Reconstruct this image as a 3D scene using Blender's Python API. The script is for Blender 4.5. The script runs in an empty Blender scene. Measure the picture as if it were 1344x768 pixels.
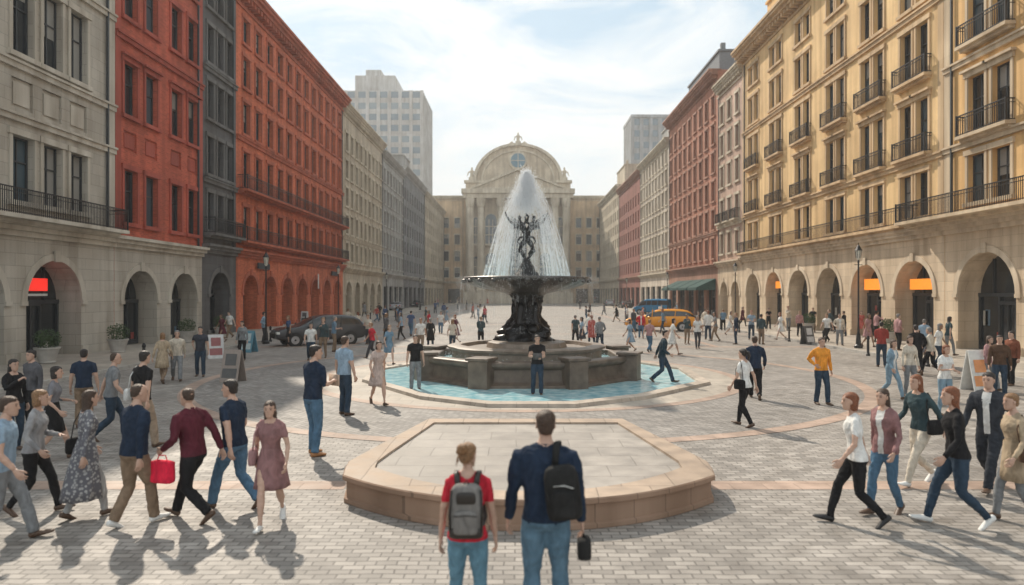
import bpy, math, random
import numpy as np
from mathutils import Vector, Matrix, noise
R = random.Random(7)
sc = bpy.context.scene
COL = sc.collection
V = Vector
CH = 2.93; F = 896.0
# ------------------------------------------------------------------ materials
MC = {}
def newmat(name):
    m = bpy.data.materials.new(name); m.use_nodes = True
    nt = m.node_tree; b = nt.nodes['Principled BSDF']
    return m, nt, b
def nd(nt, t, **k):
    n = nt.nodes.new(t)
    for a, v in k.items(): setattr(n, a, v)
    return n
def mixc(nt, fac, a, b, bt='MIX'):
    n = nd(nt, 'ShaderNodeMix', data_type='RGBA', blend_type=bt)
    for i, v in ((0, fac), (6, a), (7, b)):
        if hasattr(v, 'links') or hasattr(v, 'is_linked'): nt.links.new(v, n.inputs[i])
        else: n.inputs[i].default_value = v if i == 0 else (*v[:3], 1)
    return n.outputs[2]
def ramp(nt, src, p0, p1, c0=(0,0,0), c1=(1,1,1)):
    r = nd(nt, 'ShaderNodeValToRGB'); nt.links.new(src, r.inputs[0])
    r.color_ramp.elements[0].position = p0; r.color_ramp.elements[1].position = p1
    r.color_ramp.elements[0].color = (*c0, 1); r.color_ramp.elements[1].color = (*c1, 1)
    return r.outputs[0]
def simple(name, col, rough=.7, metal=0, var=.12, scale=6, bump=0.0, emis=0, spec=.5):
    key = (name, col)
    if key in MC: return MC[key]
    m, nt, b = newmat(name)
    tc = nd(nt, 'ShaderNodeTexCoord'); no = nd(nt, 'ShaderNodeTexNoise'); no.inputs['Scale'].default_value = scale
    no.inputs['Detail'].default_value = 6
    nt.links.new(tc.outputs['Object'], no.inputs['Vector'])
    f = ramp(nt, no.outputs[0], .3, .7)
    c = mixc(nt, f, tuple(x*(1-var) for x in col), tuple(min(1, x*(1+var)) for x in col))
    nt.links.new(c, b.inputs['Base Color'])
    b.inputs['Roughness'].default_value = rough; b.inputs['Metallic'].default_value = metal
    b.inputs['Specular IOR Level'].default_value = spec
    if bump:
        bp = nd(nt, 'ShaderNodeBump'); bp.inputs['Strength'].default_value = bump; bp.inputs['Distance'].default_value = .02
        nt.links.new(no.outputs[0], bp.inputs['Height']); nt.links.new(bp.outputs[0], b.inputs['Normal'])
    if emis:
        b.inputs['Emission Color'].default_value = (*col, 1); b.inputs['Emission Strength'].default_value = emis
    MC[key] = m
    return m
def wallmat(name, col, bw=.9, bh=.45, mort=.012, mdark=.7, var=.12, bump=.4):
    m, nt, b = newmat(name)
    tc = nd(nt, 'ShaderNodeTexCoord'); sp = nd(nt, 'ShaderNodeSeparateXYZ'); nt.links.new(tc.outputs['Object'], sp.inputs[0])
    ad = nd(nt, 'ShaderNodeMath', operation='ADD'); nt.links.new(sp.outputs[0], ad.inputs[0]); nt.links.new(sp.outputs[1], ad.inputs[1])
    cb = nd(nt, 'ShaderNodeCombineXYZ'); nt.links.new(ad.outputs[0], cb.inputs[0]); nt.links.new(sp.outputs[2], cb.inputs[1])
    br = nd(nt, 'ShaderNodeTexBrick'); nt.links.new(cb.outputs[0], br.inputs['Vector'])
    br.inputs['Scale'].default_value = 1; br.inputs['Brick Width'].default_value = bw; br.inputs['Row Height'].default_value = bh
    br.inputs['Mortar Size'].default_value = mort; br.inputs['Mortar Smooth'].default_value = .2
    br.inputs['Color1'].default_value = (*[x*(1-var) for x in col], 1); br.inputs['Color2'].default_value = (*[min(1, x*(1+var)) for x in col], 1)
    br.inputs['Mortar'].default_value = (*[x*mdark for x in col], 1)
    no = nd(nt, 'ShaderNodeTexNoise'); no.inputs['Scale'].default_value = .35; no.inputs['Detail'].default_value = 8
    nt.links.new(tc.outputs['Object'], no.inputs['Vector'])
    c = mixc(nt, 1.0, br.outputs[0], ramp(nt, no.outputs[0], .3, .7, (.80, .77, .74), (1.1, 1.1, 1.1)), 'MULTIPLY')
    mp = nd(nt, 'ShaderNodeMapping'); mp.inputs['Scale'].default_value = (1.6, 1.6, .12); nt.links.new(tc.outputs['Object'], mp.inputs[0])
    n2 = nd(nt, 'ShaderNodeTexNoise'); n2.inputs['Scale'].default_value = 1; n2.inputs['Detail'].default_value = 5; nt.links.new(mp.outputs[0], n2.inputs['Vector'])
    c = mixc(nt, 1.0, c, ramp(nt, n2.outputs[0], .35, .6, (.72, .69, .66), (1, 1, 1)), 'MULTIPLY')
    nt.links.new(c, b.inputs['Base Color']); b.inputs['Roughness'].default_value = .85
    bp = nd(nt, 'ShaderNodeBump'); bp.inputs['Strength'].default_value = bump; bp.inputs['Distance'].default_value = .01; bp.invert = True
    nt.links.new(br.outputs['Fac'], bp.inputs['Height']); nt.links.new(bp.outputs[0], b.inputs['Normal'])
    return m
def pavemat(name, col, bw, bh, mort, rot=0, var=.18, mdark=.55, rough=.75):
    m, nt, b = newmat(name)
    tc = nd(nt, 'ShaderNodeTexCoord'); mp = nd(nt, 'ShaderNodeMapping'); mp.inputs['Rotation'].default_value[2] = rot
    nt.links.new(tc.outputs['Object'], mp.inputs[0])
    nw = nd(nt, 'ShaderNodeTexNoise'); nw.inputs['Scale'].default_value = 1.3; nt.links.new(tc.outputs['Object'], nw.inputs['Vector'])
    vm = nd(nt, 'ShaderNodeVectorMath', operation='MULTIPLY_ADD'); nt.links.new(nw.outputs['Color'], vm.inputs[0]); vm.inputs[1].default_value = (.07, .07, 0); nt.links.new(mp.outputs[0], vm.inputs[2])
    br = nd(nt, 'ShaderNodeTexBrick'); nt.links.new(vm.outputs[0], br.inputs['Vector'])
    br.inputs['Scale'].default_value = 1; br.inputs['Brick Width'].default_value = bw; br.inputs['Row Height'].default_value = bh
    br.inputs['Mortar Size'].default_value = mort; br.inputs['Mortar Smooth'].default_value = .3
    br.inputs['Color1'].default_value = (*[x*(1-var) for x in col], 1); br.inputs['Color2'].default_value = (*[x*(1+var) for x in col], 1)
    br.inputs['Mortar'].default_value = (*[x*mdark for x in col], 1)
    no = nd(nt, 'ShaderNodeTexNoise'); no.inputs['Scale'].default_value = .3; no.inputs['Detail'].default_value = 9; no.inputs['Roughness'].default_value = .65
    nt.links.new(tc.outputs['Object'], no.inputs['Vector'])
    c = mixc(nt, 1.0, br.outputs[0], ramp(nt, no.outputs[0], .3, .7, (.68, .67, .66), (1.14, 1.13, 1.12)), 'MULTIPLY')
    n2 = nd(nt, 'ShaderNodeTexNoise'); n2.inputs['Scale'].default_value = 2.7; n2.inputs['Detail'].default_value = 8; nt.links.new(tc.outputs['Object'], n2.inputs['Vector'])
    c = mixc(nt, 1.0, c, ramp(nt, n2.outputs[0], .35, .65, (.78, .77, .76), (1.08, 1.08, 1.08)), 'MULTIPLY')
    nt.links.new(c, b.inputs['Base Color'])
    nt.links.new(ramp(nt, n2.outputs[0], .3, .7, (rough-.25,)*3, (rough+.1,)*3), b.inputs['Roughness'])
    bp = nd(nt, 'ShaderNodeBump'); bp.inputs['Strength'].default_value = .6; bp.inputs['Distance'].default_value = .014; bp.invert = True
    nt.links.new(br.outputs['Fac'], bp.inputs['Height']); nt.links.new(bp.outputs[0], b.inputs['Normal'])
    return m
def fabric(col, pattern=False):
    key = ('fab', col, pattern)
    if key in MC: return MC[key]
    m, nt, b = newmat('fabric')
    tc = nd(nt, 'ShaderNodeTexCoord'); no = nd(nt, 'ShaderNodeTexNoise'); no.inputs['Scale'].default_value = 9; no.inputs['Detail'].default_value = 5
    no.inputs['Distortion'].default_value = 1.2
    mp = nd(nt, 'ShaderNodeMapping'); mp.inputs['Scale'].default_value = (1, 1, .55); nt.links.new(tc.outputs['Object'], mp.inputs[0])
    nt.links.new(mp.outputs[0], no.inputs['Vector'])
    c = mixc(nt, ramp(nt, no.outputs[0], .3, .7), tuple(x*.68 for x in col), tuple(x*1.2+.004 for x in col))
    if pattern:
        vo = nd(nt, 'ShaderNodeTexVoronoi'); vo.inputs['Scale'].default_value = 22; nt.links.new(tc.outputs['Object'], vo.inputs['Vector'])
        c = mixc(nt, ramp(nt, vo.outputs[0], .3, .5), c, (.14, .14, .16))
    nt.links.new(c, b.inputs['Base Color']); b.inputs['Roughness'].default_value = .85; b.inputs['Specular IOR Level'].default_value = .2
    bp = nd(nt, 'ShaderNodeBump'); bp.inputs['Strength'].default_value = .8; bp.inputs['Distance'].default_value = .03
    nt.links.new(no.outputs[0], bp.inputs['Height']); nt.links.new(bp.outputs[0], b.inputs['Normal'])
    MC[key] = m
    return m
def glassmat(name, col, rough=.08):
    m, nt, b = newmat(name)
    b.inputs['Base Color'].default_value = (*col, 1); b.inputs['Roughness'].default_value = rough
    b.inputs['Specular IOR Level'].default_value = .8
    tc = nd(nt, 'ShaderNodeTexCoord'); no = nd(nt, 'ShaderNodeTexNoise'); no.inputs['Scale'].default_value = .8
    nt.links.new(tc.outputs['Object'], no.inputs['Vector'])
    bp = nd(nt, 'ShaderNodeBump'); bp.inputs['Strength'].default_value = .08; bp.inputs['Distance'].default_value = .05
    nt.links.new(no.outputs[0], bp.inputs['Height']); nt.links.new(bp.outputs[0], b.inputs['Normal'])
    return m
G_DARK = glassmat('window_glass_dark', (.018, .024, .03)); G_MID = glassmat('window_glass_blue', (.06, .095, .12), .12)
G_CUR = glassmat('window_glass_curtain', (.28, .27, .25), .3)
IRON = simple('black_iron', (.02, .02, .022), .45, .3)
FRAME_D = simple('window_frame_dark', (.035, .04, .045), .5)
# ------------------------------------------------------------------ mesh builder
class MB:
    def __init__(s): s.v = []; s.f = []; s.m = []
    def quad(s, pts, mi=0):
        n = len(s.v); s.v += [tuple(p) for p in pts]; s.f.append(tuple(range(n, n+len(pts)))); s.m.append(mi)
    def box(s, a, b, mi=0, T=None):
        x0, y0, z0 = a; x1, y1, z1 = b
        P = [(x0,y0,z0),(x1,y0,z0),(x1,y1,z0),(x0,y1,z0),(x0,y0,z1),(x1,y0,z1),(x1,y1,z1),(x0,y1,z1)]
        if T: P = [T(*p) for p in P]
        n = len(s.v); s.v += [tuple(p) for p in P]
        for f in ((0,3,2,1),(4,5,6,7),(0,1,5,4),(1,2,6,5),(2,3,7,6),(3,0,4,7)):
            s.f.append(tuple(n+i for i in f)); s.m.append(mi)
    def rings(s, rings, mi=0, cap=True, closed=True):
        n0 = len(s.v); k = len(rings[0])
        for r in rings: s.v += [tuple(p) for p in r]
        for i in range(len(rings)-1):
            mm = mi[i] if isinstance(mi, list) else mi
            for j in range(k if closed else k-1):
                a = n0+i*k+j; b = n0+i*k+(j+1) % k
                s.f.append((a, b, b+k, a+k)); s.m.append(mm)
        if cap:
            mm = mi[0] if isinstance(mi, list) else mi
            s.f.append(tuple(n0+j for j in range(k))[::-1]); s.m.append(mm)
            mm = mi[-1] if isinstance(mi, list) else mi
            s.f.append(tuple(n0+(len(rings)-1)*k+j for j in range(k))); s.m.append(mm)
    def tube(s, pts, rad, mi=0, n=8, ref=V((1, 0, 0)), cap=True):
        pts = [V(p) for p in pts]; rs = []
        for i, p in enumerate(pts):
            t = (pts[min(i+1, len(pts)-1)]-pts[max(i-1, 0)]).normalized()
            x = (ref - t*ref.dot(t))
            if x.length < .05: x = V((0, 1, 0)) - t*t.y
            x.normalize(); y = t.cross(x)
            r = rad[i]; a, b = r if isinstance(r, tuple) else (r, r)
            rs.append([p + x*a*math.cos(2*math.pi*j/n) + y*b*math.sin(2*math.pi*j/n) for j in range(n)])
        s.rings(rs, mi, cap)
    def lathe(s, prof, mi=0, n=32, c=(0, 0), rot=0, cap=True, fn=None):
        rs = []
        for r, z in prof:
            rg = []
            for j in range(n):
                a = 2*math.pi*j/n+rot; rr = r*(fn(a, z) if fn else 1)
                rg.append((c[0]+rr*math.cos(a), c[1]+rr*math.sin(a), z))
            rs.append(rg)
        s.rings(rs, mi, cap)
    def ell(s, c, r, mi=0, n=10, k=6, M=None):
        c = V(c); rs = []
        for i in range(1, k):
            th = math.pi*i/k
            rg = []
            for j in range(n):
                a = 2*math.pi*j/n
                p = V((r[0]*math.sin(th)*math.cos(a), r[1]*math.sin(th)*math.sin(a), -r[2]*math.cos(th)))
                if M: p = M @ p
                rg.append(c+p)
            rs.append(rg)
        s.rings(rs, mi, True)
    def mesh(s, name, mats, smooth=False):
        me = bpy.data.meshes.new(name); me.from_pydata(s.v, [], s.f)
        for m in mats: me.materials.append(m)
        me.polygons.foreach_set('material_index', s.m)
        if smooth: me.polygons.foreach_set('use_smooth', [True]*len(s.f))
        me.update(); return me
    def obj(s, name, mats, parent=None, smooth=False, loc=None, rz=0, recalc=True):
        me = s.mesh(name, mats, smooth)
        if recalc:
            import bmesh
            bm = bmesh.new(); bm.from_mesh(me); bmesh.ops.recalc_face_normals(bm, faces=bm.faces); bm.to_mesh(me); bm.free()
        o = bpy.data.objects.new(name, me); COL.objects.link(o)
        if parent: o.parent = parent
        if loc: o.location = loc
        o.rotation_euler[2] = rz
        return o
def empty(name, loc=(0, 0, 0), rz=0):
    e = bpy.data.objects.new(name, None); COL.objects.link(e); e.location = loc; e.rotation_euler[2] = rz; e.empty_display_size = .2
    return e
def smooth_by_angle(o, ang=35):
    me = o.data
    me.polygons.foreach_set('use_smooth', [True]*len(me.polygons))
    try: me.set_sharp_from_angle(angle=math.radians(ang))
    except Exception: pass
def gp(px, py):
    d = F*CH/(py-384.0); return V(((px-680)*d/F, d, 0))

# ------------------------------------------------------------------ PEOPLE
SKIN, TOP, FORE, THIGH, CALF, SHOE, HAIR, DARK, LIP, SKIRT, BAG, INNER = range(12)
def ik(a, t, l1, l2, pole):
    a = V(a); t = V(t); d = t-a; L = d.length
    mx = (l1+l2)*.995
    if L > mx: d = d*(mx/L); L = mx; t = a+d
    L = max(L, .1)
    x = (l1*l1-l2*l2+L*L)/(2*L); h = math.sqrt(max(0, l1*l1-x*x))
    u = d.normalized(); p = V(pole); p = p-u*p.dot(u); p.normalize()
    return a+u*x+p*h, t
POSES = {
 'walk':  dict(aL=(-.08, .30, .085, 12), aR=(.09, -.30, .15, -38), hL=(-.27, -.20, .86), hR=(.26, .24, .93), lean=.04),
 'walk2': dict(aL=(-.09, -.20, .11, -24), aR=(.08, .21, .085, 8), hL=(-.26, .20, .92), hR=(.28, -.14, .84), lean=.03),
 'stride':dict(aL=(-.08, .33, .09, 16), aR=(.09, -.30, .16, -40), hL=(-.26, -.22, .90), hR=(.24, .25, 1.0), lean=.06),
 'stand': dict(aL=(-.12, .03, .085, 0), aR=(.12, -.03, .085, 0), hL=(-.27, .04, .84), hR=(.27, .06, .84), lean=0),
 'stand2':dict(aL=(-.11, -.04, .085, 0), aR=(.13, .05, .085, 0), hL=(-.27, .08, .86), hR=(.265, .04, .84), lean=.01),
 'hold':  dict(aL=(-.11, .06, .085, 0), aR=(.12, -.05, .085, 0), hL=(-.09, .30, 1.12), hR=(.12, .28, 1.16), lean=.02),
 'walkhold': dict(aL=(-.08, .27, .085, 10), aR=(.09, -.27, .14, -34), hL=(-.10, .28, 1.10), hR=(.26, .18, .95), lean=.04),
 'phone': dict(aL=(-.10, -.04, .085, 0), aR=(.13, .07, .085, 0), hL=(-.26, .03, .82), hR=(.10, .27, 1.36), lean=-.01),
 'hip':   dict(aL=(-.12, .10, .085, 0), aR=(.11, -.06, .085, 0), hL=(-.27, .02, .84), hR=(.21, .06, 1.04), lean=0),
}
def hand(mb, w, d, pn, sgn, curl=.5):
    d = V(d).normalized(); pn = V(pn); pn = (pn-d*pn.dot(d)).normalized()
    ac = d.cross(pn).normalized()*sgn
    w = V(w)
    mb.tube([w-d*.02, w+d*.015, w+d*.05, w+d*.085, w+d*.095], [(.017,.024),(.018,.032),(.014,.041),(.012,.042),(.006,.036)], SKIN, 8, pn)
    for i, (o, L) in enumerate(((.032, .070), (.011, .080), (-.011, .074), (-.031, .058))):
        p = w+d*(.083-abs(o)*.15)+ac*o; q = [p]; ang = 0
        for s, c in ((.42, .35), (.32, .7), (.26, .5)):
            ang += c*curl*1.3
            p = p+(d*math.cos(ang)+pn*math.sin(ang))*L*s*1.05; q.append(p)
        mb.tube(q, [.0095, .0088, .008, .0055], SKIN, 6, ac)
    p = w+d*.025+ac*.028; q = [p]
    for s, a in ((.035, .75), (.028, .45), (.022, .25)):
        p = p+(d*math.cos(a)+ac*math.sin(a)*.85+pn*.35*curl).normalized()*s; q.append(p)
    mb.tube(q, [.013, .0115, .0098, .006], SKIN, 6, pn)
PM = {}
def person_mesh(sex='m', pose='stand', hair='short', wear='trousers', sleeve='long', flip=False, yaw=0, bag=None, vox=.016, bulk=1.0, tilt=0):
    key = (sex, pose, hair, wear, sleeve, flip, round(yaw, 2), bag, vox, bulk, tilt)
    if key in PM: return PM[key]
    P = POSES[pose]; f = sex == 'f'
    b = MB(); bones = []
    hz = 9
    for k, s in (('aL', -1), ('aR', 1)):
        ax, ay, az, _ = P[k]; hx = s*.088
        hz = min(hz, az+math.sqrt(max(.01, .815**2-ay*ay-(ax-hx)**2)))
    hz = min(hz, .90); dz = hz-.90
    lean = P['lean']; tw = (P['aL'][1]-P['aR'][1])*.25
    def TS(x, y, z):
        h = z-.93
        t = tw*max(0, h)/.5; c, s = math.cos(t), math.sin(t)
        return V((x*c-y*s, x*s+y*c+h*math.sin(lean)*2, z+dz))
    k = bulk
    if f: prof = [(.83,.10,.08,0),(.88,.158,.112,-.012),(.94,.166,.115,-.012),(1.01,.145,.10,-.004),(1.10,.118,.083,0),(1.17,.122,.088,.004),(1.25,.142,.108,.014),(1.31,.15,.112,.014),(1.38,.152,.088,0),(1.43,.125,.07,-.008),(1.47,.07,.055,-.01),(1.49,.045,.045,-.005)]
    else: prof = [(.83,.11,.085,0),(.88,.155,.115,-.01),(.94,.162,.118,-.008),(1.02,.152,.112,0),(1.10,.150,.108,.004),(1.20,.162,.114,.004),(1.30,.182,.12,.004),(1.37,.192,.108,0),(1.42,.17,.085,-.006),(1.46,.105,.065,-.01),(1.49,.055,.052,-.008)]
    pad = .012 if wear in ('coat', 'jacket') else .004
    n = 20; rs = []
    for z, rx, ry, oy in prof:
        rx = rx*(1+(k-1))+pad; ry = ry*(k)+pad
        rg = []
        for j in range(n):
            a = 2*math.pi*j/n; ca, sa = math.cos(a), math.sin(a)
            e = .85
            rg.append(TS(rx*math.copysign(abs(ca)**e, ca), oy+ry*math.copysign(abs(sa)**e, sa), z))
        rs.append(rg)
    b.rings(rs, TOP)
    bones.append((TS(0, 0, .95), TS(0, 0, 1.36), .135*k, .14*k, TOP))
    nb, nt_ = TS(0, -.012, 1.43), TS(0, .012, 1.56)
    b.tube([nb, TS(0, -.004, 1.50), nt_], [.062, .054 if not f else .046, .052 if not f else .045], SKIN, 10)
    # trapezius slopes from neck to shoulders
    for s in (-1, 1): b.tube([TS(s*.03, -.02, 1.485), TS(s*.10, -.015, 1.445), TS(s*.165*(.88 if f else 1), -.008, 1.415)], [.035, .042, .045], TOP, 8)
    bones.append((TS(0, 0, 1.50), nt_, .05, .05, SKIN))
    loose = .010 if not f else .003
    bare = wear in ('dress', 'skirt')
    if bare: loose = -.006
    for kk, s in (('aL', -1), ('aR', 1)):
        ax, ay, az, pit = P[kk]; hip = V((s*.088, 0, hz))
        kn, an = ik(hip, (ax, ay, az), .41, .41, (s*.12, 1, 0))
        def L(a, c, t): return a+(c-a)*t
        th = .092 if f else .094
        b.tube([hip+V((0, 0, .05)), hip, L(hip, kn, .3), L(hip, kn, .65), kn, L(kn, an, .25), L(kn, an, .45), L(kn, an, .8), an+V((0, 0, -.02))],
               [th*.9, th*k, th*.93*k+loose, .072*k+loose, .057+loose*1.3, .060+loose, .057+loose*1.4, .042+loose*2.2, .040+loose*2.4 if not bare else .034], THIGH, 12)
        bones.append((hip, kn, .09*k, .058, THIGH)); bones.append((kn, an, .06, .045, CALF))
        pa = math.radians(pit); fd = V((0, math.cos(pa), math.sin(pa))); ud = V((0, -math.sin(pa), math.cos(pa)))
        out = V((s*.12, 0, 0)); fd = (fd+out*1).normalized()
        b2 = [(an+ud*-.045-fd*.065, (.018, .018)), (an-ud*.045-fd*.055, (.032, .036)), (an-ud*.04, (.037, .045)), (an-ud*.052+fd*.07, (.041, .034)), (an-ud*.062+fd*.13, (.045, .024)), (an-ud*.066+fd*.175, (.036, .018)), (an-ud*.067+fd*.195, (.016, .010))]
        bones.append(('shoe', b2))
    sx = .186 if not f else .158
    sx *= (1+(k-1)*.9)
    hands = []
    for kk, s in (('hL', -1), ('hR', 1)):
        sh = TS(s*sx, -.005, 1.40)
        t = V(P[kk]); t.z += dz; t.x *= (k if not f else .93)
        el, wr = ik(sh, t, .285, .25, (s*.45, -1, -.1))
        ra = (.054 if not f else .042)*k; rf = (.042 if not f else .034)
        slv = .008 if sleeve == 'long' else 0
        def L(a, c, t): return a+(c-a)*t
        b.tube([sh+V((-s*.05, 0, .0)), sh, L(sh, el, .3), L(sh, el, .52), L(sh, el, .56), L(sh, el, .75), el, L(el, wr, .3), L(el, wr, .7), wr],
               [ra*.9, ra*1.10, ra*1.06+slv, ra*1.08+slv, ra*.92+slv, ra*.86+slv, rf+slv, rf+slv*1.2, rf*.8+slv*1.3, rf*.66+slv*1.2], TOP, 10, ref=V((0, 1, 0)))
        bones.append((sh, L(sh, el, .55), ra, ra*.9, TOP)); bones.append((L(sh, el, .55), wr, ra*.85, rf*.7, FORE))
        hands.append((wr, (wr-el).normalized(), s))
    me = b.mesh('tmp', []); o = bpy.data.objects.new('tmp', me); COL.objects.link(o)
    md = o.modifiers.new('r', 'REMESH'); md.mode = 'VOXEL'; md.voxel_size = vox; md.use_smooth_shade = True
    m2 = o.modifiers.new('s', 'SMOOTH'); m2.factor = .5; m2.iterations = 4 if vox < .02 else 1
    dg = bpy.context.evaluated_depsgraph_get(); ev = o.evaluated_get(dg); em = ev.to_mesh()
    nv = len(em.vertices); co = np.empty(nv*3); em.vertices.foreach_get('co', co); co = co.reshape(-1, 3)
    no_ = np.empty(nv*3); em.vertex_normals.foreach_get('vector', no_); no_ = no_.reshape(-1, 3)
    faces = [tuple(p.vertices) for p in em.polygons]
    ev.to_mesh_clear(); bpy.data.objects.remove(o); bpy.data.meshes.remove(me)
    seed = R.random()*50
    if vox < .02:
        for i in range(nv):
            x, y, z = co[i]
            if z > 1.47+dz: continue
            q = .6*noise.noise(V((x*9+seed, y*9, z*7)))+.85*noise.noise(V((x*17+z*9, y*17+seed, z*26-x*8)))
            co[i] += no_[i]*q*.0085
    fc = np.array([co[list(fa)].mean(axis=0) for fa in faces])
    best = np.full(len(fc), 9.0); lab = np.zeros(len(fc), int)
    for bn in bones:
        if bn[0] == 'shoe': continue
        a, c, ra, rb, lb = bn; a = np.array(a); c = np.array(c); d = c-a
        t = np.clip(((fc-a)@d)/(d@d), 0, 1); dist = np.linalg.norm(fc-a-t[:, None]*d, axis=1)-(ra+(rb-ra)*t)
        w = dist < best; best[w] = dist[w]; lab[w] = lb
    zz = fc[:, 2]-dz
    hem = .90
    if wear in ('jacket',): hem = .86
    lab[(lab == TOP) & (zz < hem)] = THIGH
    lab[(lab == THIGH) & (zz > hem)] = TOP
    lab[(lab == SKIN) & (zz < 1.47)] = TOP
    if f or wear in ('dress',):
        neck = (zz > 1.445) & (np.hypot(fc[:, 0], fc[:, 1]-TS(0, 0, 1.45).y) < .078)
    else: neck = (zz > 1.465) & (np.hypot(fc[:, 0], fc[:, 1]-TS(0, 0, 1.45).y) < .07)
    lab[neck & (lab != FORE)] = SKIN
    if wear == 'jacket':
        fr = (lab == TOP) & (np.abs(fc[:, 0]) < .035+.03*(zz-.9)) & (fc[:, 1] > 0.03) & (zz < 1.46)
        lab[fr] = INNER
    mb = MB(); mb.v = [tuple(c) for c in co]; mb.f = list(faces); mb.m = [int(x) for x in lab]
    if not f and sleeve == 'long': mb.tube([TS(0, -.012, 1.455), TS(0, -.006, 1.485)], [(.066, .066), (.061, .06)], TOP, 12, cap=False)
    for bn in bones:
        if bn[0] == 'shoe':
            mb.tube([p for p, r in bn[1]], [(a, c) for (p, (a, c)) in bn[1]], SHOE, 10)
    for w, d, s in hands: hand(mb, w, d, (-s, .0, 0) if d.z < -.5 else (-s*.3, 0, -.8), 1 if s > 0 else -1, .6 if d.z < -.5 else 1.1)
    hc = TS(0, .022, 1.625); Ry = Matrix.Rotation(yaw, 3, 'Z') @ Matrix.Rotation(tilt, 3, 'X')
    sc_ = .95 if f else .98
    def HP(x, y, z): return hc+Ry @ (V((x, y, z))*sc_)
    hp = [(-.113,.018,.020,.052),(-.108,.034,.036,.044),(-.092,.047,.060,.026),(-.068,.055,.078,.012),(-.04,.062,.088,.004),(-.01,.068,.093,0),(.02,.072,.097,-.002),(.05,.073,.098,-.005),(.08,.066,.088,-.008),(.102,.048,.064,-.01),(.115,.024,.03,-.01),(.118,.006,.008,-.01)]
    n = 18; rs = []
    for z, rx, ry, oy in hp:
        rg = []
        for j in range(n):
            a = 2*math.pi*j/n; x = rx*math.cos(a); y = ry*math.sin(a)
            fy = 1.0
            if y > 0 and -.01 < z < .03 and .02 < abs(x) < .05: fy = .955
            rg.append(HP(x, y*fy+oy, z))
        rs.append(rg)
    mb.rings(rs, SKIN)
    mb.rings([[HP(-.006, .088, .02), HP(.006, .088, .02), HP(0, .094, .022)], [HP(-.016, .084, -.03), HP(.016, .084, -.03), HP(0, .118, -.024)], [HP(-.012, .080, -.038), HP(.012, .080, -.038), HP(0, .100, -.037)]], SKIN)
    for s in (-1, 1):
        mb.ell(HP(s*.030, .084, .012), (.0125, .006, .0065), DARK, 8, 4, Ry)
        mb.tube([HP(s*.045, .080, .030), HP(s*.03, .090, .034), HP(s*.014, .091, .031)], [.003, .0045, .003], HAIR, 5)
        mb.ell(HP(s*.073, -.004, .0), (.008, .019, .030), SKIN, 8, 5, Ry)
    mb.tube([HP(-.022, .077, -.060), HP(0, .085, -.059), HP(.022, .077, -.060)], [.003, .0062, .003], LIP, 6)
    def hairshell(pr, wob=.006, n=26):
        pr2 = []
        for a_, c_ in zip(pr[:-1], pr[1:]):
            pr2.append(a_); pr2.append(tuple((x+y)/2 for x, y in zip(a_, c_)))
        pr2.append(pr[-1]); rs = []
        for z, rx, ry, oy in pr2:
            rg = []
            for j in range(n):
                a = 2*math.pi*j/n
                w = 1+wob/.08*(noise.noise(V((math.cos(a)*3+seed, math.sin(a)*3, z*25)))+.8*noise.noise(V((math.cos(a)*9, math.sin(a)*9+seed, z*30))))
                rg.append(HP(rx*w*math.cos(a), ry*w*math.sin(a)+oy, z+.004*noise.noise(V((a*3, seed, z*9)))))
            rs.append(rg)
        mb.rings(rs, HAIR)
    TOPH = [(.04,.080,.090,-.022),(.07,.078,.098,-.012),(.095,.069,.088,-.012),(.115,.05,.064,-.014),(.129,.02,.03,-.014)]
    if hair == 'short':
        hairshell([(-.06,.040,.035,-.058),(-.045,.054,.05,-.048),(-.02,.066,.066,-.036),(.01,.0745,.074,-.030),(.04,.078,.086,-.022),(.065,.079,.096,-.012),(.09,.072,.092,-.010),(.112,.055,.07,-.012),(.126,.03,.036,-.014),(.130,.008,.01,-.014)])
    elif hair == 'thin':
        hairshell([(-.035,.05,.05,-.047),(0,.071,.068,-.033),(.03,.0755,.074,-.028),(.06,.0755,.078,-.024),(.09,.066,.072,-.02),(.107,.046,.055,-.018),(.119,.02,.03,-.016)], .002)
    elif hair in ('bun', 'pony'):
        hairshell([(-.055,.035,.035,-.055),(-.03,.06,.06,-.042),(.01,.077,.076,-.032)]+TOPH)
        if hair == 'bun':
            mb.ell(HP(0, -.100, .085), (.056, .050, .052), HAIR, 12, 7, Ry); mb.ell(HP(.018, -.125, .105), (.034, .032, .032), HAIR, 8, 5, Ry); mb.ell(HP(-.024, -.115, .06), (.034, .032, .03), HAIR, 8, 5, Ry)
            for q in range(14):
                a = R.uniform(3.2, 6.2); p0 = HP(.075*math.cos(a), .075*math.sin(a)-.03, R.uniform(-.05, .06)); mb.tube([p0, p0+V((.012*math.cos(a), .012*math.sin(a), -.02)), p0+V((.02*math.cos(a), .014*math.sin(a), -.055))], [.004, .003, .001], HAIR, 4)
        else: mb.tube([HP(0, -.10, .06), HP(.0, -.15, .05), HP(0, -.165, -.02), HP(.005, -.15, -.10), HP(.008, -.14, -.15)], [.02, .034, .036, .026, .006], HAIR, 8)
    elif hair == 'bob':
        hairshell([(-.115,.07,.045,-.045),(-.09,.086,.060,-.038),(-.05,.085,.068,-.036),(0,.082,.073,-.032)]+TOPH, .009)
    elif hair == 'long':
        hairshell([(-.27,.05,.018,-.085),(-.23,.080,.03,-.078),(-.16,.092,.042,-.062),(-.10,.088,.052,-.048),(-.05,.085,.066,-.038),(0,.082,.075,-.032)]+TOPH, .010)
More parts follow.
